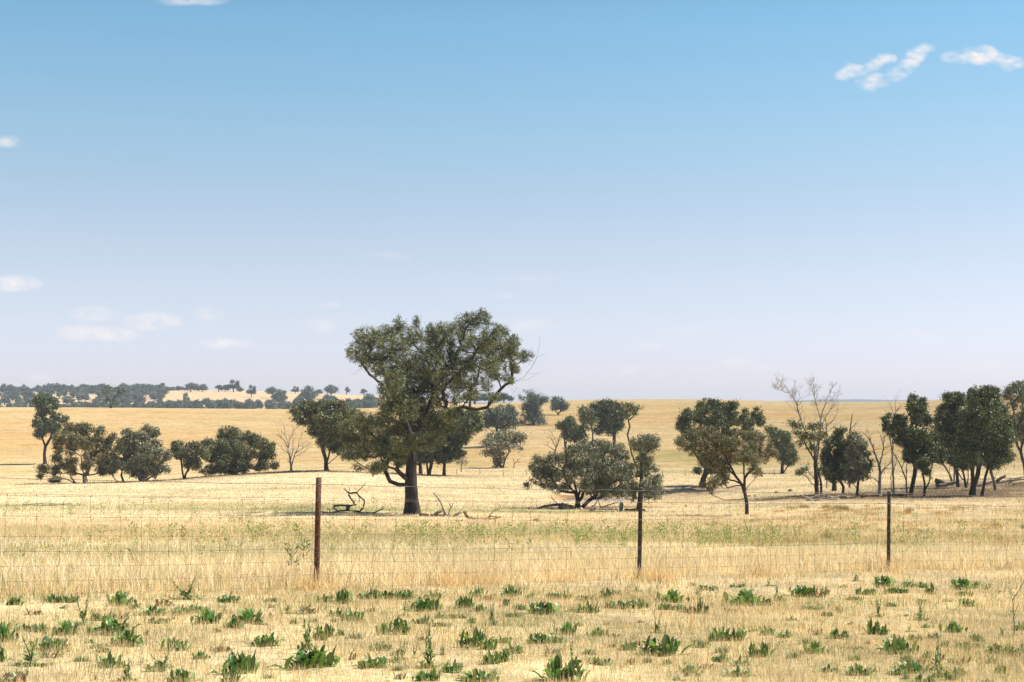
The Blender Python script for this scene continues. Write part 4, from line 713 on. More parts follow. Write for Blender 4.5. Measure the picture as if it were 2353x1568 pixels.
for i, (pl, r0, lab, mt) in enumerate([
 ([[(285,248),(340,240),(400,242)],[(390,248),(420,210),(455,178)],[(300,240),(350,205),(420,190),(470,182)],[(400,200),(480,185),(560,225)],[(350,225),(430,215),(520,232)],[(240,200),(300,215),(330,235)],[(440,240),(520,228),(600,236)],[(470,235),(520,205),(590,215)]],1.6,'heap of bleached sticks and limbs in front of the tallest dead tree', M_DEAD),
 ([[(560,200),(620,215),(700,218),(760,205)],[(580,225),(660,212),(720,205)],[(600,190),(650,205),(680,220)],[(800,205),(900,190),(1000,195)]],2.6,'low dark timber litter at the feet of the dense round tree and forked gum', M_LOG),
 ([[(1120,160),(1180,155),(1245,138)]],1.0,'single pale stick angled on the ground behind the slim dead pole', M_DEAD),
 ([[(1110,190),(1170,188),(1230,195)],[(1225,198),(1228,175),(1240,160)]],1.6,'dark fallen limb with upturned end at the foot of the dark twin-topped gum', M_LOG),
 ([[(1510,102),(1600,92),(1700,68)],[(1500,52),(1550,60),(1600,80)],[(1550,118),(1565,85)]],4.0,'thick black log with a raised twig lying at the rear left of the grove', M_DEADK)]):
    dead('fallen_timber', lab, cr, [(p, r0 if q == 0 else r0*.8, r0*.5) for q, p in enumerate(pl)], 82+i, mt, twig=.5, twl=8, **kw)
rngl = np.random.default_rng(5)
for i, (a, b, r0, lab, mt) in enumerate([((2075,50),(2165,8),4.2,'thick log propped up at a slant on the left of the log stack', M_DEADK), ((2060,62),(2360,40),2.2,'long straight log along the bottom of the right-hand log stack', M_LOG),
    ((2130,40),(2360,18),1.8,'pale bleached log crossing the top of the right-hand stack', M_DEAD), ((2190,60),(2310,22),1.6,'thin log lying diagonally over the right-hand stack', M_DEADK), ((2230,75),(2370,66),2.0,'half-buried log end at the front of the right-hand stack', M_LOG), ((1900,95),(2050,60),3.4,'dark log hidden in shade behind the leaning trunks of the grove', M_DEADK)]):
    m_ = ((a[0]+b[0])/2, (a[1]+b[1])/2+3); P = dict(kw); P['cat'] = 'log'; P['ground'] = False
    dead('fallen_log', lab, cr, [([a, m_, b], r0, r0*.7)], 90+i, mt, D=138+i*.7, twig=.35, twl=9, flare=1.0, **P)
def rock(vx, vy, wpx, hpx, label, mt, seed, D=None):
    r_ = np.random.default_rng(seed); B = hit(vx, vy) if D is None else atD(vx, D); s = B[1]/FX; nl, na = 7, 11; V = []
    for i in range(nl+1):
        ph = math.pi*i/nl
        for j in range(na): 
            th = 2*math.pi*j/na; k = 1+r_.uniform(-.16, .16); V.append((math.sin(ph)*math.cos(th)*wpx/2*s*k, math.sin(ph)*math.sin(th)*wpx/2*s*.8*k, math.cos(ph)*hpx*.62*s*k + hpx*.33*s))
    q = [(i*na+j, i*na+(j+1) % na, (i+1)*na+(j+1) % na, (i+1)*na+j) for i in range(nl) for j in range(na)]
    mb = MB(); mb.add(np.array(V)+B, q); o = mb.build('rock', mt, smooth=False, origin=tuple(B)); return obj_tag(o, label, 'rock', 'rocks lying in the paddock')
for i, a in enumerate([(1232,1199,14,8,'rounded brown stone alone on pale straw, right of the curved branch',M_ROCKD),(1335,1172,10,6,'pinkish stone at the right foot of the spreading gum',M_ROCK),(1358,1175,8,4,'flat stone just right of the pinkish one by the spreading gum',M_ROCK),(1410,1178,12,6,'pink stone in front of the grey stump',M_ROCK),
  (1517,1149,12,7,'pale rock in sun below the shaded dam bank',M_ROCK),(1442,1146,9,4,'whitish stone between stump and fan-topped gum, at the bush edge',M_ROCK),(1577,1166,6,7,'bright upright stone in open grass left of the reddish gum foot',M_ROCK),(1610,1164,9,3,'flat pink slab left of the reddish gum trunk',M_ROCK),
  (1737,1142,11,6,'peach-coloured stone right of the reddish gum trunk',M_ROCK),(1722,1142,9,4,'dark flat stone beside the peach-coloured stone',M_ROCKD),(1816,1130,11,6,'dark rounded stone on open grass left of the tallest dead tree',M_ROCKD),(1784,1133,10,4,'low dark stone left of the rounded one near the tallest dead tree',M_ROCKD),
  (1957,1140,5,4,'small pale stone in litter left of the forked gum foot',M_ROCK),(1984,1140,5,5,'small pale stone in litter right of the forked gum foot',M_ROCK),(2010,1137,6,5,'pale stone at the left foot of the arching bleached tree',M_ROCK),(1300,1166,6,4,'yellowish stone in front of the bowed log',M_ROCK)]):
    rock(*a, seed=200+i)

# ------------------------------------------------------------------ farm fence
FP0 = lambda t_: np.array([(-.137+.246*t_)*17.3, (1+.17*t_)*17.3])
PG = {}
for k in range(-1, 4):
    x, y = FP0(k); PG[k] = float(terr(x, y))
def fz(t_): 
    k = int(np.clip(math.floor(t_), -1, 2)); f = t_-k; return PG[k]*(1-f)+PG[k+1]*f
PT = {-1: -1, 0: 0, 1: .977, 2: 1.985, 3: 3}
fence = empty('farm_fence', (FP0(0)[0], FP0(0)[1], PG[0])); fo = np.array(fence.location)
obj_tag(fence, 'rural wire fence with barbed top wire, square mesh, one rusty pipe post and dark pickets', 'fence')
def metal(name, c1, c2, rough, metallic, scale=30):
    m, t = mat(name); n = N(t, 'ShaderNodeTexNoise'); n.inputs['Scale'].default_value = scale; n.inputs['Detail'].default_value = 5; g = N(t, 'ShaderNodeTexCoord'); L(t, g.outputs['Object'], n.inputs['Vector'])
    r = N(t, 'ShaderNodeMapRange'); L(t, n.outputs[0], r.inputs[0]); r.inputs[1].default_value = .35; r.inputs[2].default_value = .65
    p = N(t, 'ShaderNodeBsdfPrincipled'); p.inputs['Roughness'].default_value = rough; p.inputs['Metallic'].default_value = metallic; L(t, mixc(t, r.outputs[0], c1, c2), p.inputs['Base Color'])
    b = N(t, 'ShaderNodeBump'); b.inputs['Strength'].default_value = .3; b.inputs['Distance'].default_value = .004; L(t, n.outputs[0], b.inputs['Height']); L(t, b.outputs[0], p.inputs['Normal'])
    o = N(t, 'ShaderNodeOutputMaterial'); L(t, p.outputs[0], o.inputs[0]); return m
M_RUST = metal('rusted_pipe', (.045, .014, .007), (.13, .042, .016), .8, .0); M_PICK = metal('black_bitumen_picket', (.012, .009, .008), (.035, .022, .016), .6, 0); M_WIRE = metal('galvanised_wire', (.06, .04, .03), (.20, .165, .14), .5, .4, 8)
x, y = FP0(PT[0]); z0 = PG[0]; LEAN = .021
mb = MB(); r = .034; H = 1.345
pts = [(x, y, z0-.3), (x+LEAN*.6*H, y, z0+.6*H), (x+LEAN*H, y, z0+H)]
a = np.arange(20)*2*math.pi/20; rings = []
for (P_, rr) in [(pts[0], r), (pts[1], r), (pts[2], r), (pts[2], r-.005), ((pts[2][0], pts[2][1], pts[2][2]-.12), r-.005)]:
    rings.append(np.stack([P_[0]+rr*np.cos(a), P_[1]+rr*np.sin(a), np.full(20, P_[2])], 1))
i = np.arange(4)[:, None]*20; j = np.arange(20)[None]; mb.add(np.concatenate(rings), np.stack([i+j, i+(j+1) % 20, i+20+(j+1) % 20, i+20+j], -1).reshape(-1, 4))
po = mb.build('pipe_post', M_RUST, fence, origin=fo); obj_tag(po, 'round rusty red-brown pipe post')
tw = MB()
HW = [0, .175, .405, .605, .785, .94, 1.09, 1.225]      # wire drops below the top barbed wire
TOPW = 1.262
WOFF = {0: -.040, 1: -.03, 2: -.03, -1: -.03, 3: -.03}
for k in (1, 2, -1, 3):
    x, y = FP0(PT[k]); z0 = PG[k]; H = 1.31 if k == 1 else 1.30; mb = MB()
    prof = []
    for q in range(3):
        an = math.pi/2 + q*2*math.pi/3 + .25; d = np.array([math.cos(an), math.sin(an)]); n_ = np.array([-d[1], d[0]]); prof += [d*.007-n_*.006 + n_*0, d*.034-n_*.0028, d*.034+n_*.0028]
    prof = np.array(prof); R_ = []
    for (zz, sc_) in [(z0-.3, 1), (z0+H*.5, 1), (z0+H-.02, 1), (z0+H, .85)]:
        dx = LEAN*(zz-z0); R_.append(np.stack([x+dx+prof[:, 0]*sc_, y+prof[:, 1]*sc_, np.full(9, zz)], 1))
    n = 9; i = np.arange(3)[:, None]*n; j = np.arange(n)[None]; V = np.concatenate(R_+[np.array([[x+LEAN*H, y, z0+H]])])
    mb.add(V, np.stack([i+j, i+(j+1) % n, i+n+(j+1) % n, i+n+j], -1).reshape(-1, 4), [(3*n+m_, 3*n+(m_+1) % n, 4*n) for m_ in range(n)])
    po = mb.build('star_picket', M_PICK, fence, origin=fo)
rngf = np.random.default_rng(3)
tt = np.arange(-1.0, 3.0001, .0145*4)
def wpt(t_, h, wob=0):
    x, y = FP0(t_); nx, ny = .57, -.82     # toward the camera side
    return np.array([x+nx*.038+LEAN*(TOPW-h), y+ny*.038, fz(t_)+TOPW-h - .012*math.sin(math.pi*(t_ % 1)) + wob])
bw = MB(); pts = np.array([wpt(q, 0, .004*math.sin(q*31)) for q in tt]); tube(bw, pts, np.full(len(pts), .0019), 4, (.3, .3, .3)); pts2 = pts + np.array([0, 0, .0025]); tube(bw, pts2, np.full(len(pts), .0014), 4)
for q in np.arange(-1, 3, .0235):
    c_ = wpt(q, 0, .004*math.sin(q*31)); 
    for _ in range(2): d = unit(rngf.normal(0, 1, 3)); tube(bw, [c_-d*.014, c_, c_+d*.014], [.0008, .0026, .0008], 3)
bw.build('barbed_wire', M_WIRE, fence, origin=fo)
pw = MB(); tube(pw, np.array([wpt(q, .165, .002) for q in tt]), np.full(len(tt), .0019), 4); tube(pw, np.array([wpt(q, HW[4]+.035+.02*math.sin(q*3), 0) for q in tt]), np.full(len(tt), .0012), 4)
for k in (-1, 0, 1, 2, 3):      # tie wires round the posts
    x, y = FP0(PT[k]); rr = .037
    for h in [0, .17]+HW[2:]:
        zz = PG[k]+TOPW-h; aa = np.linspace(0, 2*math.pi, 13); tube(pw, np.stack([x+LEAN*(TOPW-h)+rr*np.cos(aa), y+rr*np.sin(aa), zz+.004*np.cos(aa)], 1), np.full(13, .0019), 4)
pw.build('plain_wire', M_WIRE, fence, origin=fo)
wm = MB(); ph = rngf.uniform(0, 6, 9)
for k, h in enumerate(HW[1:]): tube(wm, np.array([wpt(q, h+.010*math.sin(q*2.1+ph[k])+.006*math.sin(q*9+ph[k]), rngf.normal(0, .0015)) for q in tt]), np.full(len(tt), .0016 if k not in (0, 3) else .0021), 4)
q = -1.0
while q < 3.0:
    P_ = []; dx = 0
    for k, h in enumerate(HW[1:]):
        dx += rngf.normal(0, .0018); P_.append(wpt(q+dx, h+.010*math.sin(q*2.1+ph[k])))
        c_ = P_[-1]; tube(wm, [c_-np.array([.008, 0, 0]), c_, c_+np.array([.008, 0, 0])], [.0014, .0060, .0014], 4)
        if k < 6: P_.append(wpt(q+dx+rngf.normal(0, .0012), h+.08))
    tube(wm, P_, np.full(len(P_), .0015), 4); q += .0575
wm.build('wire_mesh', M_WIRE, fence, origin=fo)

# an older fence far off beyond the big tree: only its posts can be made out
A_, B_ = hit(1050, 1092), hit(2330, 1080); pf = None; npst = int(np.linalg.norm((B_-A_)[:2])/3.2)
for k in range(npst+1):
    x, y = (A_+(B_-A_)*k/npst)[:2]; z = float(terr(x, y)); vx = CX+FX*x/y
    if pf is None: pf = empty('paddock_fence', (x, y, z)); pfo = np.array((x, y, z)); obj_tag(pf, 'faint old fence of thin posts crossing the far paddock beyond the largest tree', 'fence'); wl = []
    mb = MB(); h_ = rng.uniform(.85, 1.05); tube(mb, [(x, y, z-.2), (x+rng.normal(0, .02), y, z+h_)], [.045, .04], 6); mb.build('post', M_DEADK, pf, origin=pfo); wl.append((x, y, z))
mb = MB(); wl = np.array(wl)
for h_ in (.35, .6, .85): tube(mb, wl+np.array([0, 0, h_]), np.full(len(wl), .003), 3)
mb.build('wire', M_WIRE, pf, origin=pfo)

# ------------------------------------------------------------------ grass and ground cover
rng = np.random.default_rng(2024)
fenceY = lambda x: 17.3 + (x+2.37)*.691
def blades(mb, x, y, h, w, col, lean=.45, mid=False):
    n = len(x); z = terr(x, y); a = rng.uniform(0, 2*math.pi, n); 
    sx, sy = np.cos(a)*w/2, np.sin(a)*w/2; la = rng.uniform(0, 2*math.pi, n); lm = np.abs(rng.normal(0, lean, n))*h
    b = np.stack([x, y, z-.01], 1); t_ = np.stack([x+np.cos(la)*lm, y+np.sin(la)*lm, z+h*np.sqrt(np.clip(1-(lm/h)**2*.5, .2, 1))], 1); s_ = np.stack([sx, sy, np.zeros(n)], 1)
    if mid:
        m_ = b*.45+t_*.55; m_[:, 2] += h*.08; m_[:, :2] -= (t_-b)[:, :2]*.15
        P = np.stack([b-s_, b+s_, m_+s_*.8, m_-s_*.8, t_], 1); k = np.arange(n)[:, None]*5
        mb.add(P.reshape(-1, 3), k+np.array([[0, 1, 2, 3]]), k+np.array([[3, 2, 4]]), np.repeat(col, 5, 0))
    else:
        P = np.stack([b-s_, b+s_, t_], 1); mb.add(P.reshape(-1, 3), None, np.arange(n*3).reshape(-1, 3), np.repeat(col, 3, 0))
def bcol(x, y, gfrac=.05):
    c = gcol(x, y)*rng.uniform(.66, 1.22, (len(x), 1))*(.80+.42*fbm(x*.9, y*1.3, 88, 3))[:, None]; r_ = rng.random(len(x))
    c = np.where((r_ < .18)[:, None], c*np.array([.92, .80, .62]), c); c = np.where((r_ > .80)[:, None], c*.45+np.array([.90, .82, .62])*.55, c)
    gg = (rng.random(len(x)) < gfrac*(.3+2.6*fbm(x*.5, y*.7, 61, 3)**2))[:, None]
    return np.clip(np.where(gg, np.array([.20, .24, .08])*rng.uniform(.7, 1.3, (len(x), 1)), c), 0, .95)
mb = MB()
n = 860000; D = np.exp(rng.uniform(math.log(7.6), math.log(230), n)); u = rng.uniform(-.50, .50, n); x = u*(D+5.5); s_ = D-fenceY(x)
tall = s_ > -.25
ok = ~(((x-POND[0])/POND[2]/1.2)**2+((D-POND[1])/POND[3]/1.2)**2 < 1)
clump = fbm(x*1.6, D*1.6, 77, 3)
ok &= rng.random(n) < np.clip(.05+1.75*clump, 0, 1)
# short mown verge
k = ok & ~tall; xx, yy = x[k], D[k]; h = rng.uniform(.035, .10, k.sum())*(.6+.9*clump[k]); blades(mb, xx, yy, h, .0042*yy/10, bcol(xx, yy, .22), .5)
# tall dry grass beyond the wires, thinning with distance
k = ok & tall & (s_ < 16); xx, yy = x[k], D[k]; f = np.clip(1-s_[k]/16, 0, 1); h = (.07+.13*f)*rng.uniform(.4, 1.5, k.sum())*(.35+1.3*clump[k]); blades(mb, xx, yy, h, .0034*yy/10, bcol(xx, yy, .05)*np.array([1.0, 1.06, 1.12]), .75, True)
k = ok & tall & (s_ >= 16) & (D < 110); xx, yy = x[k], D[k]; h = rng.uniform(.06, .22, k.sum())*(.5+clump[k]); blades(mb, xx, yy, h, .0036*yy/10, bcol(xx, yy, .06), .5)
k = ok & (D >= 110); xx, yy = x[k], D[k]; h = rng.uniform(.05, .22, k.sum())*(.4+1.2*clump[k]); blades(mb, xx, yy, h, .0036*yy/10, bcol(xx, yy, .05), .5)
# fringe of long seeding stalks along the wires, leaning over
n = 3400; t_ = rng.uniform(-1.1, 3.1, n); fp = np.array([(-.137+.246*t_)*17.3, (1+.17*t_)*17.3]); xx = fp[0]+rng.normal(0, .28, n); yy = fp[1]+np.abs(rng.normal(0, .9, n))
c = np.clip(np.array([.86, .70, .44])*rng.uniform(.75, 1.15, (n, 1)), 0, .95); blades(mb, xx, yy, rng.uniform(.22, .52, n)*(.5+fbm(t_*9, t_*0, 5, 2)), np.full(n, .006), c, .8, True)
for cx_, cy_, nn in [(FP0(1)[0]+.12, FP0(1)[1]-.1, 420), (FP0(0)[0]+.02, FP0(0)[1]-.12, 240), (FP0(2)[0], FP0(2)[1]-.1, 260), (FP0(.47)[0], FP0(.47)[1], 260), (FP0(.36)[0], FP0(.36)[1]-.1, 200), (FP0(.72)[0], FP0(.72)[1], 200), (FP0(1.42)[0], FP0(1.42)[1], 260)]:
    xx = rng.normal(cx_, .16, nn); yy = rng.normal(cy_, .12, nn); c = np.clip(np.array([.76, .58, .33])*rng.uniform(.7, 1.3, (nn, 1)), 0, .9); blades(mb, xx, yy, rng.uniform(.10, .32, nn), np.full(nn, .006), c, .9, True)
obj_tag(mb.build('dry_grass', M_GRASS), kind='stuff')
# brownish tussocks over the right-hand middle ground
mb = MB(); 
for k in range(190):
    vx = rng.uniform(1640, 2420) if k > 40 else rng.uniform(1700, 2100); vy = rng.uniform(1165, 1262); P = hit(vx, vy, 30, 140); m_ = int(rng.integers(40, 110)); sg = rng.uniform(.12, .34)
    xx = rng.normal(P[0], sg*1.5, m_); yy = rng.normal(P[1], sg, m_); c = np.array([.42, .30, .13])*rng.uniform(.7, 1.4, (m_, 1))*rng.uniform(.85, 1.25); blades(mb, xx, yy, rng.uniform(.06, .24, m_), np.full(m_, .0016*P[1]/4), c, .5)
for vx, vy, wd in [(1845,1168,9),(1925,1170,11),(1900,1168,7),(1940,1172,8),(2292,1213,3),(2358,1216,4),(1900,1243,5),(2090,1175,4),(2085,1180,3)]:
    P = hit(vx, vy, 30, 140); s_ = P[1]/FX; m_ = int(60*wd/2); xx = rng.normal(P[0], wd*s_*.8, m_); yy = rng.normal(P[1], .4, m_); c = np.array([.33, .24, .10])*rng.uniform(.6, 1.4, (m_, 1)); blades(mb, xx, yy, rng.uniform(.12, .40, m_), np.full(m_, .03), c, .4)
obj_tag(mb.build('tussock_grass', M_GRASS), kind='stuff')
# leafy green sprigs standing in the straw beyond the fence
mb = MB()
def sprig(P, h, w, n, col, lw=.16):
    z0 = P[2]; t_ = rng.random(n)**.75; a = rng.uniform(0, 6.28, n); c = np.stack([P[0]+np.cos(a)*w*.5*(.25+t_*.9)*rng.random(n), P[1]+np.sin(a)*w*.5*(.25+t_*.9)*rng.random(n), z0+t_*h], 1)
    d = unit(np.stack([np.cos(a), np.sin(a), rng.uniform(.3, 1.6, n)], 1)); sd = unit(np.cross(d, rng.normal(0, 1, (n, 3)))); l = h*.16*rng.uniform(.6, 1.4, (n, 1))
    Q = np.stack([c, c+d*l*.5+sd*l*lw, c+d*l, c+d*l*.5-sd*l*lw], 1); cc = np.clip(np.array(col)*rng.uniform(.7, 1.35, (n, 1)), 0, 1); mb.add(Q.reshape(-1, 3), np.arange(n*4).reshape(-1, 4), None, np.repeat(cc, 4, 0))
for x0, x1, y0, y1, n in [(0,360,1158,1185,70),(330,820,1165,1190,70),(250,850,1200,1250,130),(440,760,1215,1265,60),(520,600,1190,1210,24),(640,800,1205,1250,40),(900,1110,1222,1262,80),(930,1010,1205,1240,30),(1080,1560,1218,1248,200),(1560,1800,1215,1260,110),(1320,1460,1235,1262,50),(1600,1820,1235,1262,60),(1820,2000,1225,1260,45),
                          (0,240,1225,1300,28),(230,560,1250,1310,34),(600,850,1255,1310,14),(1030,1260,1240,1290,20),(2040,2353,1230,1265,34),(1780,2353,1195,1230,30),(850,2353,1155,1190,110)]:
    for k in range(n):
        vx = rng.uniform(x0, x1); vy = rng.uniform(y0, y1)+5; P = hit(vx, vy, 18, 130); px = P[1]/FX; h = px*rng.uniform(12, 34)*(1.2 if vy > 1230 else .75)
        sprig(P, h, h*.5, int(rng.integers(14, 36)), (.20, .27, .065) if rng.random() < .65 else (.30, .29, .10))
for vx, vy, hh in [(673,1334,82),(700,1300,60),(1218,1268,30),(2041,1228,22),(420,1250,40),(300,1300,38),(50,1295,30)]:
    P = hit(vx, vy, 15, 90); sprig(P, hh*P[1]/FX, .10*hh/40, 60, (.16, .17, .06))
rq = np.random.default_rng(77); PP = [(rq.uniform(0, 2353), rq.uniform(1365, 1570)) for _ in range(120)]
for k in range(3400):
    vx = rq.uniform(-10, 2365); vy = rq.uniform(1352, 1575); 
    if k % 2: qx, qy = PP[rq.integers(len(PP))]; vx = rq.normal(qx, 26); vy = max(1352, rq.normal(qy, 8))
    elif fbm(vx*.018, vy*.05, 15, 3) < .42: continue
    P = hit(vx, vy, 7, 40); px = P[1]/FX; h = px*rq.uniform(6, 17); sprig(P, h, h*2.4, int(rq.integers(10, 28)), [(.12, .22, .05), (.09, .18, .04), (.19, .24, .07), (.17, .12, .05)][rq.integers(4)], .26)
obj_tag(mb.build('green_weeds', M_GRASS), kind='stuff')

# ------------------------------------------------------------------ dock plants and other weeds of the verge
GRN = [(.065, .145, .026), (.10, .21, .038), (.16, .26, .065), (.050, .095, .025), (.17, .18, .07)]; REDS = [(.19, .075, .045), (.15, .10, .04), (.10, .10, .035), (.24, .12, .06)]
def leaf(mb, base, az_, elv, ln, wd, curl, col, r_):
    ns = 6; t_ = np.linspace(0, 1, ns); e = elv - curl*t_*t_; dx = np.cumsum(np.cos(e))*ln/ns; dz = np.cumsum(np.sin(e))*ln/ns; dx -= dx[0]; dz -= dz[0]
    ww = wd*np.array([.18, .62, .95, 1.0, .70, .06])*.5; h = np.array([math.cos(az_), math.sin(az_), 0]); s_ = np.array([-h[1], h[0], 0]); C = base + h*dx[:, None] + np.array([0, 0, 1.])*dz[:, None]
    wv = r_.uniform(-.12, .12, ns)[:, None]*wd*np.array([0, 0, 1]); V = np.stack([C-s_*ww[:, None]+np.array([0, 0, 1.])*ww[:, None]*.35+wv, C, C+s_*ww[:, None]+np.array([0, 0, 1.])*ww[:, None]*.35-wv], 1).reshape(-1, 3)
    q = [(i*3+j, i*3+j+1, i*3+j+4, i*3+j+3) for i in range(ns-1) for j in range(2)]
    c = np.tile(np.array(col)*r_.uniform(.8, 1.25), (len(V), 1)); c[1::3] = c[1::3]*1.25+.02; mb.add(V, q, None, c)
def rosette(mb, r_, c0, n, ln, wd, e0, e1, cols, curl=.8, sc=1.0):
    a0 = r_.uniform(0, 6.28)
    for k in range(n):
        f = k/n; leaf(mb, np.array(c0)*1.0+np.append(r_.normal(0, np.array([.13, .09])*sc, 2), 0), a0+k*2.4+r_.normal(0, .3), r_.uniform(e0, e1), ln*r_.uniform(.4, 1.25), wd*r_.uniform(.55, 1.25), curl*r_.uniform(.3, 1.3), cols[r_.integers(len(cols))], r_)
def proto(kind, seed):
    r_ = np.random.default_rng(seed); f = MB(); st = MB()
    if kind == 'R': rosette(f, r_, (0, 0, 0), 80, .23, .068, .1, 1.35, GRN)
    if kind == 'B': rosette(f, r_, (0, 0, 0), 70, .30, .085, .4, 1.5, GRN, .7)
    if kind == 'D': rosette(f, r_, (0, 0, 0), 34, .24, .06, .5, 1.3, REDS+GRN[:1], .6)
    if kind == 'L':
        for k in range(11): rosette(f, r_, (r_.uniform(-.42, .42), r_.uniform(-.12, .12), 0), 20, .15, .048, .4, 1.45, GRN, .7, .35)
    if kind == 'S':
        rosette(f, r_, (0, 0, 0), 50, .24, .065, .3, 1.35, GRN, .8)
        for k in range(int(r_.integers(1, 4))):
            b = np.array([r_.uniform(-.06, .06), r_.uniform(-.05, .05), 0]); tp = np.array([r_.uniform(-.22, .22), r_.uniform(-.1, .1), 1.0 if k == 0 else r_.uniform(.5, .9)]); P_ = np.array([b+(tp-b)*t_+np.array([.03*math.sin(4*t_+k), 0, 0]) for t_ in np.linspace(0, 1, 8)])
            tube(st, P_, np.linspace(.014, .006, 8), 5, (.12, .13, .05)); m_ = 12
            for q in range(m_):
                t_ = .12+.86*q/m_; c_ = b+(tp-b)*t_; leaf(f, c_, q*2.4+r_.normal(0, .4), r_.uniform(.6, 1.3), .26*(1.15-t_)*r_.uniform(.7, 1.2), .085*(1.2-t_), .5, (GRN+[(.12, .13, .04)])[r_.integers(5)], r_)
    if kind == 'G':
        n = 130; b = r_.normal(0, .13, (n, 2)); a = r_.uniform(0, 6.28, n); l = r_.uniform(.5, 1.0, n); P0 = np.stack([b[:, 0], b[:, 1]*.6, np.zeros(n)], 1); tip = P0+np.stack([np.cos(a)*.3*l, np.sin(a)*.3*l, l*.9], 1); s_ = np.stack([-np.sin(a), np.cos(a), a*0], 1)*.012
        c = np.array([.10, .16, .05])*r_.uniform(.7, 1.5, (n, 1)); f.add(np.stack([P0-s_, P0+s_, tip], 1).reshape(-1, 3), None, np.arange(n*3).reshape(-1, 3), np.repeat(c, 3, 0))
    V = np.concatenate(f.v); w_ = np.percentile(np.abs(V[:, 0]), 97)*2; h_ = np.percentile(V[:, 2], 98)
    sc_ = np.array([1/w_, 1/w_, 1/h_]); f.v = [V*sc_]; 
    if st.v: st.v = [np.concatenate(st.v)*sc_]
    f.c = [np.concatenate(f.c)]
    return f.mesh('foliage', M_DOCK, True), (st.mesh('stem', M_DOCK, True) if st.v else None)
PR = {k: [proto(k, 300+10*i+j) for j in range(4 if k != 'G' else 2)] for i, k in enumerate('RBDLSG')}
NAME = {'R': 'dock_plant', 'B': 'dock_plant', 'D': 'dock_plant', 'L': 'dock_patch', 'S': 'flowering_weed', 'G': 'grass_tuft'}
LOOK = {'R': 'low spreading green dock rosette', 'B': 'upright broad-leaved green dock', 'D': 'small reddish-brown dock', 'L': 'long low strip of green dock leaves', 'S': 'leafy weed with tall green stems', 'G': 'fine fresh green grass tuft'}
cA = conv(0, 1062.8, .3335); cB = conv(784.7, 1062.8, .3335); cC = conv(1569.5, 1062.8, .3335)
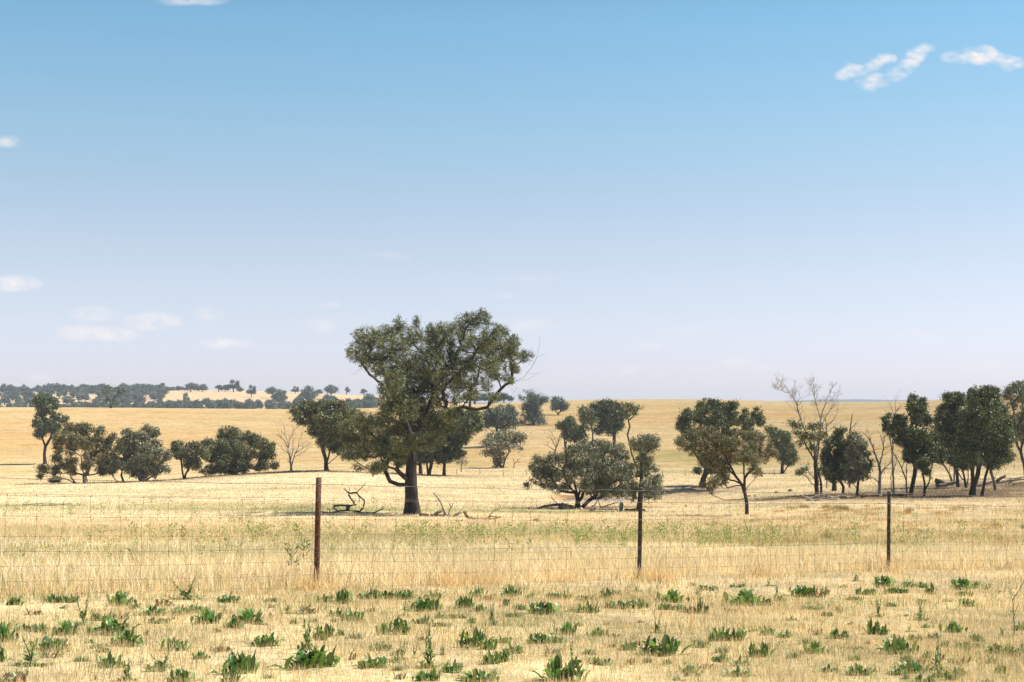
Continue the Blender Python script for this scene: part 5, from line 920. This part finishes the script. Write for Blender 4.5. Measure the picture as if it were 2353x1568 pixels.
PL = {0: [(95,985,110,50,'R'),(435,970,180,50,'L'),(570,1125,100,210,'S'),(835,990,150,90,'B'),(230,1055,110,45,'D'),(1275,948,160,130,'S'),(1570,970,120,50,'R'),(1140,995,110,55,'D'),(930,1015,80,40,'R'),(1050,1060,170,60,'B'),(1080,1113,120,38,'L'),(1240,1055,110,50,'R'),(1420,1112,150,90,'B'),(1340,1042,120,50,'R'),
 (830,1085,120,50,'D'),(700,1095,140,50,'L'),(200,1170,190,50,'L'),(450,1190,150,90,'B'),(780,1190,200,100,'R'),(880,1272,180,100,'B'),(30,1238,130,120,'B'),(335,1295,180,80,'R'),(200,1405,210,170,'S'),(350,1350,120,50,'D'),(0,1380,80,100,'B'),(560,1375,130,50,'G'),(750,1420,160,80,'R'),(870,1505,120,170,'S'),(1210,1298,170,80,'R'),(1110,1416,150,100,'S'),
 (1250,1520,150,90,'B'),(1600,1520,130,70,'B'),(1640,1462,210,140,'B'),(1520,1305,140,40,'D'),(1820,1268,170,70,'R'),(1700,1110,180,90,'B'),(1610,1145,110,60,'B'),(1800,1122,100,60,'S'),(1980,1045,90,80,'S'),(1880,1003,60,30,'D'),(2120,1045,130,50,'D'),(2235,968,100,45,'R'),(2110,1290,130,260,'S'),(2250,1208,140,80,'B'),(2130,1418,300,120,'B'),(2150,1410,220,110,'R'),
 (2020,1115,60,30,'R'),(2330,1065,110,45,'R'),(2345,972,50,80,'B'),(1860,963,90,25,'L'),(60,1515,200,60,'D'),(660,1285,110,45,'G'),(1010,1195,40,35,'R'),(660,1505,40,50,'S'),(620,1180,60,40,'R'),(1850,1490,90,40,'G')],
 1: [(20,980,90,100,'B'),(190,945,140,60,'R'),(350,945,230,55,'L'),(630,940,110,40,'R'),(80,1092,130,60,'R'),(200,1035,70,30,'D'),(570,1028,180,90,'B'),(435,1066,60,110,'S'),(395,1188,110,110,'B'),(295,1186,80,70,'B'),(90,1218,130,55,'G'),(265,1305,120,50,'R'),(70,1365,50,55,'D'),(215,1416,170,70,'R'),(420,1365,50,150,'S'),(505,1356,40,120,'S'),(605,1420,130,320,'S'),
 (545,1510,80,70,'B'),(630,1510,70,90,'B'),(760,1445,130,60,'R'),(940,1512,210,75,'B'),(560,1115,130,50,'R'),(840,1008,110,80,'B'),(920,935,110,60,'R'),(1000,952,80,40,'D'),(1165,930,110,75,'B'),(1130,992,50,50,'B'),(950,1030,60,45,'R'),(1040,1125,60,180,'S'),(1170,1070,110,30,'L'),(800,1080,120,30,'L'),(895,1113,50,40,'R'),(700,1135,110,30,'L'),(920,1275,190,110,'B'),
 (1010,1290,100,70,'R'),(1110,1246,110,40,'R'),(1180,1315,130,50,'R'),(1035,1390,120,80,'R'),(1130,1375,80,70,'B'),(1240,1018,70,40,'R'),(1370,1252,140,70,'B'),(1400,1045,180,80,'B'),(1700,1040,130,60,'R'),(1550,1188,100,80,'B'),(1465,1190,60,80,'S'),(1480,1245,110,45,'R'),(1500,1505,280,150,'B'),(1585,1420,70,220,'S'),(1410,1340,70,60,'S'),(1780,1398,150,50,'R'),(1710,1328,90,35,'R'),
 (1760,1198,100,55,'B'),(1880,1206,90,30,'D'),(1975,1298,100,55,'R'),(2000,1008,270,50,'L'),(1500,948,140,45,'L'),(1700,955,130,35,'L'),(1830,948,80,70,'B'),(2030,892,60,50,'S'),(2285,968,150,80,'B'),(2285,1020,160,40,'L'),(2180,1180,90,110,'S'),(2230,1332,270,120,'B'),(2200,1300,70,110,'S'),(1870,915,90,30,'R'),(385,1436,100,45,'G'),(2240,1396,50,35,'R'),(1300,940,60,35,'R'),(560,1485,90,40,'R'),(700,1330,80,60,'S'),(1630,1130,50,25,'R'),(2060,1110,50,22,'D')],
 2: [(65,855,50,25,'R'),(180,886,120,35,'L'),(100,920,40,50,'D'),(440,988,210,100,'B'),(110,1048,110,110,'D'),(20,1040,60,45,'R'),(590,855,70,50,'S'),(645,930,40,110,'S'),(560,988,110,40,'R'),(655,962,70,35,'R'),(370,865,90,25,'L'),(740,896,40,60,'S'),(820,932,150,75,'B'),(915,936,120,80,'D'),(975,915,60,40,'R'),(1100,868,60,22,'R'),(1245,918,110,45,'L'),(1190,823,80,60,'S'),(1390,868,120,80,'B'),
 (1470,906,160,40,'L'),(1605,866,140,35,'L'),(1708,918,70,80,'B'),(1175,952,100,25,'L'),(1925,885,130,80,'B'),(2010,872,70,45,'R'),(1940,926,110,35,'L'),(1965,998,110,55,'R'),(1350,1070,60,160,'S'),(1638,1092,80,140,'S'),(1070,1044,50,50,'D'),(745,1094,70,22,'R'),(905,1018,140,25,'L'),(330,1038,90,35,'D'),(330,1232,250,80,'L'),(130,1278,100,50,'R'),(580,1196,90,50,'R'),(700,1212,100,40,'R'),
 (920,1196,70,45,'D'),(1060,1220,140,60,'B'),(840,1256,100,55,'G'),(915,1322,120,80,'B'),(540,1342,160,90,'B'),(265,1316,110,60,'G'),(255,1378,100,55,'R'),(390,1408,110,50,'R'),(375,1478,160,50,'R'),(1300,1186,100,90,'B'),(1375,1190,70,55,'R'),(1475,1320,210,110,'B'),(1560,1168,70,40,'S'),(1180,1368,100,55,'G'),(1205,1470,140,70,'B'),(1000,1448,130,40,'R'),(1300,1448,80,32,'R'),(1865,1172,130,70,'B'),
 (2195,1210,100,70,'S'),(2030,1238,110,50,'R'),(1860,1280,160,40,'L'),(1955,1298,80,40,'R'),(2160,1322,140,60,'B'),(2275,1340,100,70,'R'),(1750,1440,130,210,'S'),(1680,1352,60,50,'R'),(1570,1456,200,80,'B'),(1480,1470,110,45,'R'),(1900,1392,150,50,'D'),(1865,1500,120,60,'B'),(1640,1522,160,50,'B'),(2100,1522,70,25,'R'),(2330,1158,80,45,'R'),(2345,1308,50,60,'R'),(765,1352,120,60,'G'),(30,1478,50,40,'D'),(100,1480,40,40,'D'),
 (1270,1258,50,32,'D'),(1500,1240,60,30,'R'),(2090,880,50,25,'R'),(30,1395,70,30,'G'),(480,1170,60,22,'R'),(2200,900,50,22,'D')]}
BANDS = [(1382, 'in band nearest the fence'), (1425, 'in second band before fence'), (1468, 'in middle of the verge'), (1520, 'in lower part of verge'), (1700, 'along the bottom edge')]
ORD = ORD0 = ['first', 'second', 'third', 'fourth', 'fifth', 'sixth', 'seventh', 'eighth', 'ninth', 'tenth', 'eleventh', 'twelfth', 'thirteenth', 'fourteenth', 'fifteenth', 'sixteenth', 'seventeenth', 'eighteenth', 'nineteenth', 'twentieth']; ORD = ORD0 + ['twenty-'+q for q in ORD0[:9]] + ['thirtieth'] + ['thirty-'+q for q in ORD0[:9]]
plants = []
for gi, cvt in ((0, cA), (1, cB), (2, cC)):
    for (px, py, w_, h_, kd) in PL[gi]:
        X, Y = cvt(px, py); plants.append((X, Y, w_*.3335, h_*.3335, kd))
rp = np.random.default_rng(31); extra = 0
while extra < 66:
    X = rp.uniform(10, 2345); Y = rp.uniform(1372, 1566)
    if min(abs(X-q[0])/34+abs(Y-q[1])/11 for q in plants) < 1: continue
    f_ = .55+.75*(Y-1372)/190; plants.append((X, Y, rp.uniform(16, 34)*f_, rp.uniform(8, 17)*f_, 'RRLRDSB'[rp.integers(7)])); extra += 1
plants.sort(); cnt = {}
r_ = np.random.default_rng(8)
for (X, Y, w_, h_, kd) in plants:
    P = hit(X, Y-1, 7, 60); s_ = P[1]/FX; b = next(q for q in BANDS if Y < q[0]); key = (kd, b[1]); cnt[key] = cnt.get(key, 0)+1
    fm, sm = PR[kd][r_.integers(len(PR[kd]))]
    root = empty(NAME[kd], (P[0], P[1], P[2]-.004)); root.scale = (w_*s_*1.18, w_*s_*(.95 if kd != 'L' else 1.2), h_*s_*1.04); root.rotation_euler[2] = r_.choice([0, math.pi])+r_.uniform(-.35, .35)
    for me, nm in ((fm, 'foliage'), (sm, 'stem')):
        if me is None: continue
        o = bpy.data.objects.new(nm, me); COL.objects.link(o); o.parent = root
    obj_tag(root, '%s, %s such from left %s' % (LOOK[kd], ORD[cnt[key]-1], b[1]), 'grass tuft' if kd == 'G' else 'weed', 'weeds and dock plants on the verge before the fence')
# two wiry weeds with bare branching stems
m_wk = bark_mat('weed_stalk', (.06, .075, .03), (.14, .15, .06), 20)
dead('wiry_weed', 'tall wiry branching weed stalk at the right edge reaching up past the fence wires', cC, [([(2242,1190),(2255,1120),(2252,1040),(2250,950),(2265,920)],1.4,.9),([(2265,920),(2300,870),(2335,800),(2356,730)],.9,.4),([(2252,960),(2232,915),(2218,870)],.7,.3),([(2300,870),(2310,820),(2295,770)],.5,.2),([(2255,1060),(2275,1010),(2290,960)],.5,.25),([(2335,800),(2380,740),(2400,700)],.5,.2)], 500, m_wk, twig=.9, twl=14, cat='weed', group='weeds and dock plants on the verge before the fence', depth=.1, flare=1)
dead('wiry_weed', 'thin wiry weed stalk leaning right of the middle star picket', cB, [([(2165,1120),(2150,1020),(2165,930),(2180,790),(2190,660)],.8,.3),([(2160,960),(2120,900),(2090,840)],.5,.2),([(2172,850),(2200,800),(2230,770)],.4,.2)], 501, m_wk, twig=.8, twl=12, cat='weed', group='weeds and dock plants on the verge before the fence', depth=.1, flare=1)
dead('wiry_weed', 'bare leaning weed stalk beside the bushiest dock left of the rusty post', cA, [([(2040,1300),(2010,1230),(1965,1140),(1942,1085)],.8,.3)], 502, m_wk, twig=.3, twl=6, cat='weed', group='weeds and dock plants on the verge before the fence', depth=.1, flare=1)

# ------------------------------------------------------------------ air
m, t = mat('thin_haze'); v = N(t, 'ShaderNodeVolumePrincipled'); v.inputs['Color'].default_value = (.80, .88, 1.0, 1); v.inputs['Density'].default_value = HAZE; v.inputs['Anisotropy'].default_value = 0.0
o = N(t, 'ShaderNodeOutputMaterial'); L(t, v.outputs[0], o.inputs[1])
X0, X1, Y0, Y1, Z0, Z1 = -7000, 7000, -60, 4800, -46, 34
V = [(x, y, z) for z in (Z0, Z1) for x, y in ((X0, Y0), (X1, Y0), (X1, Y1), (X0, Y1))]
mb = MB(); mb.add(V, [(0, 3, 2, 1), (4, 5, 6, 7), (0, 1, 5, 4), (1, 2, 6, 5), (2, 3, 7, 6), (3, 0, 4, 7)])
if HAZE > 0: obj_tag(mb.build('haze', m), kind='stuff')
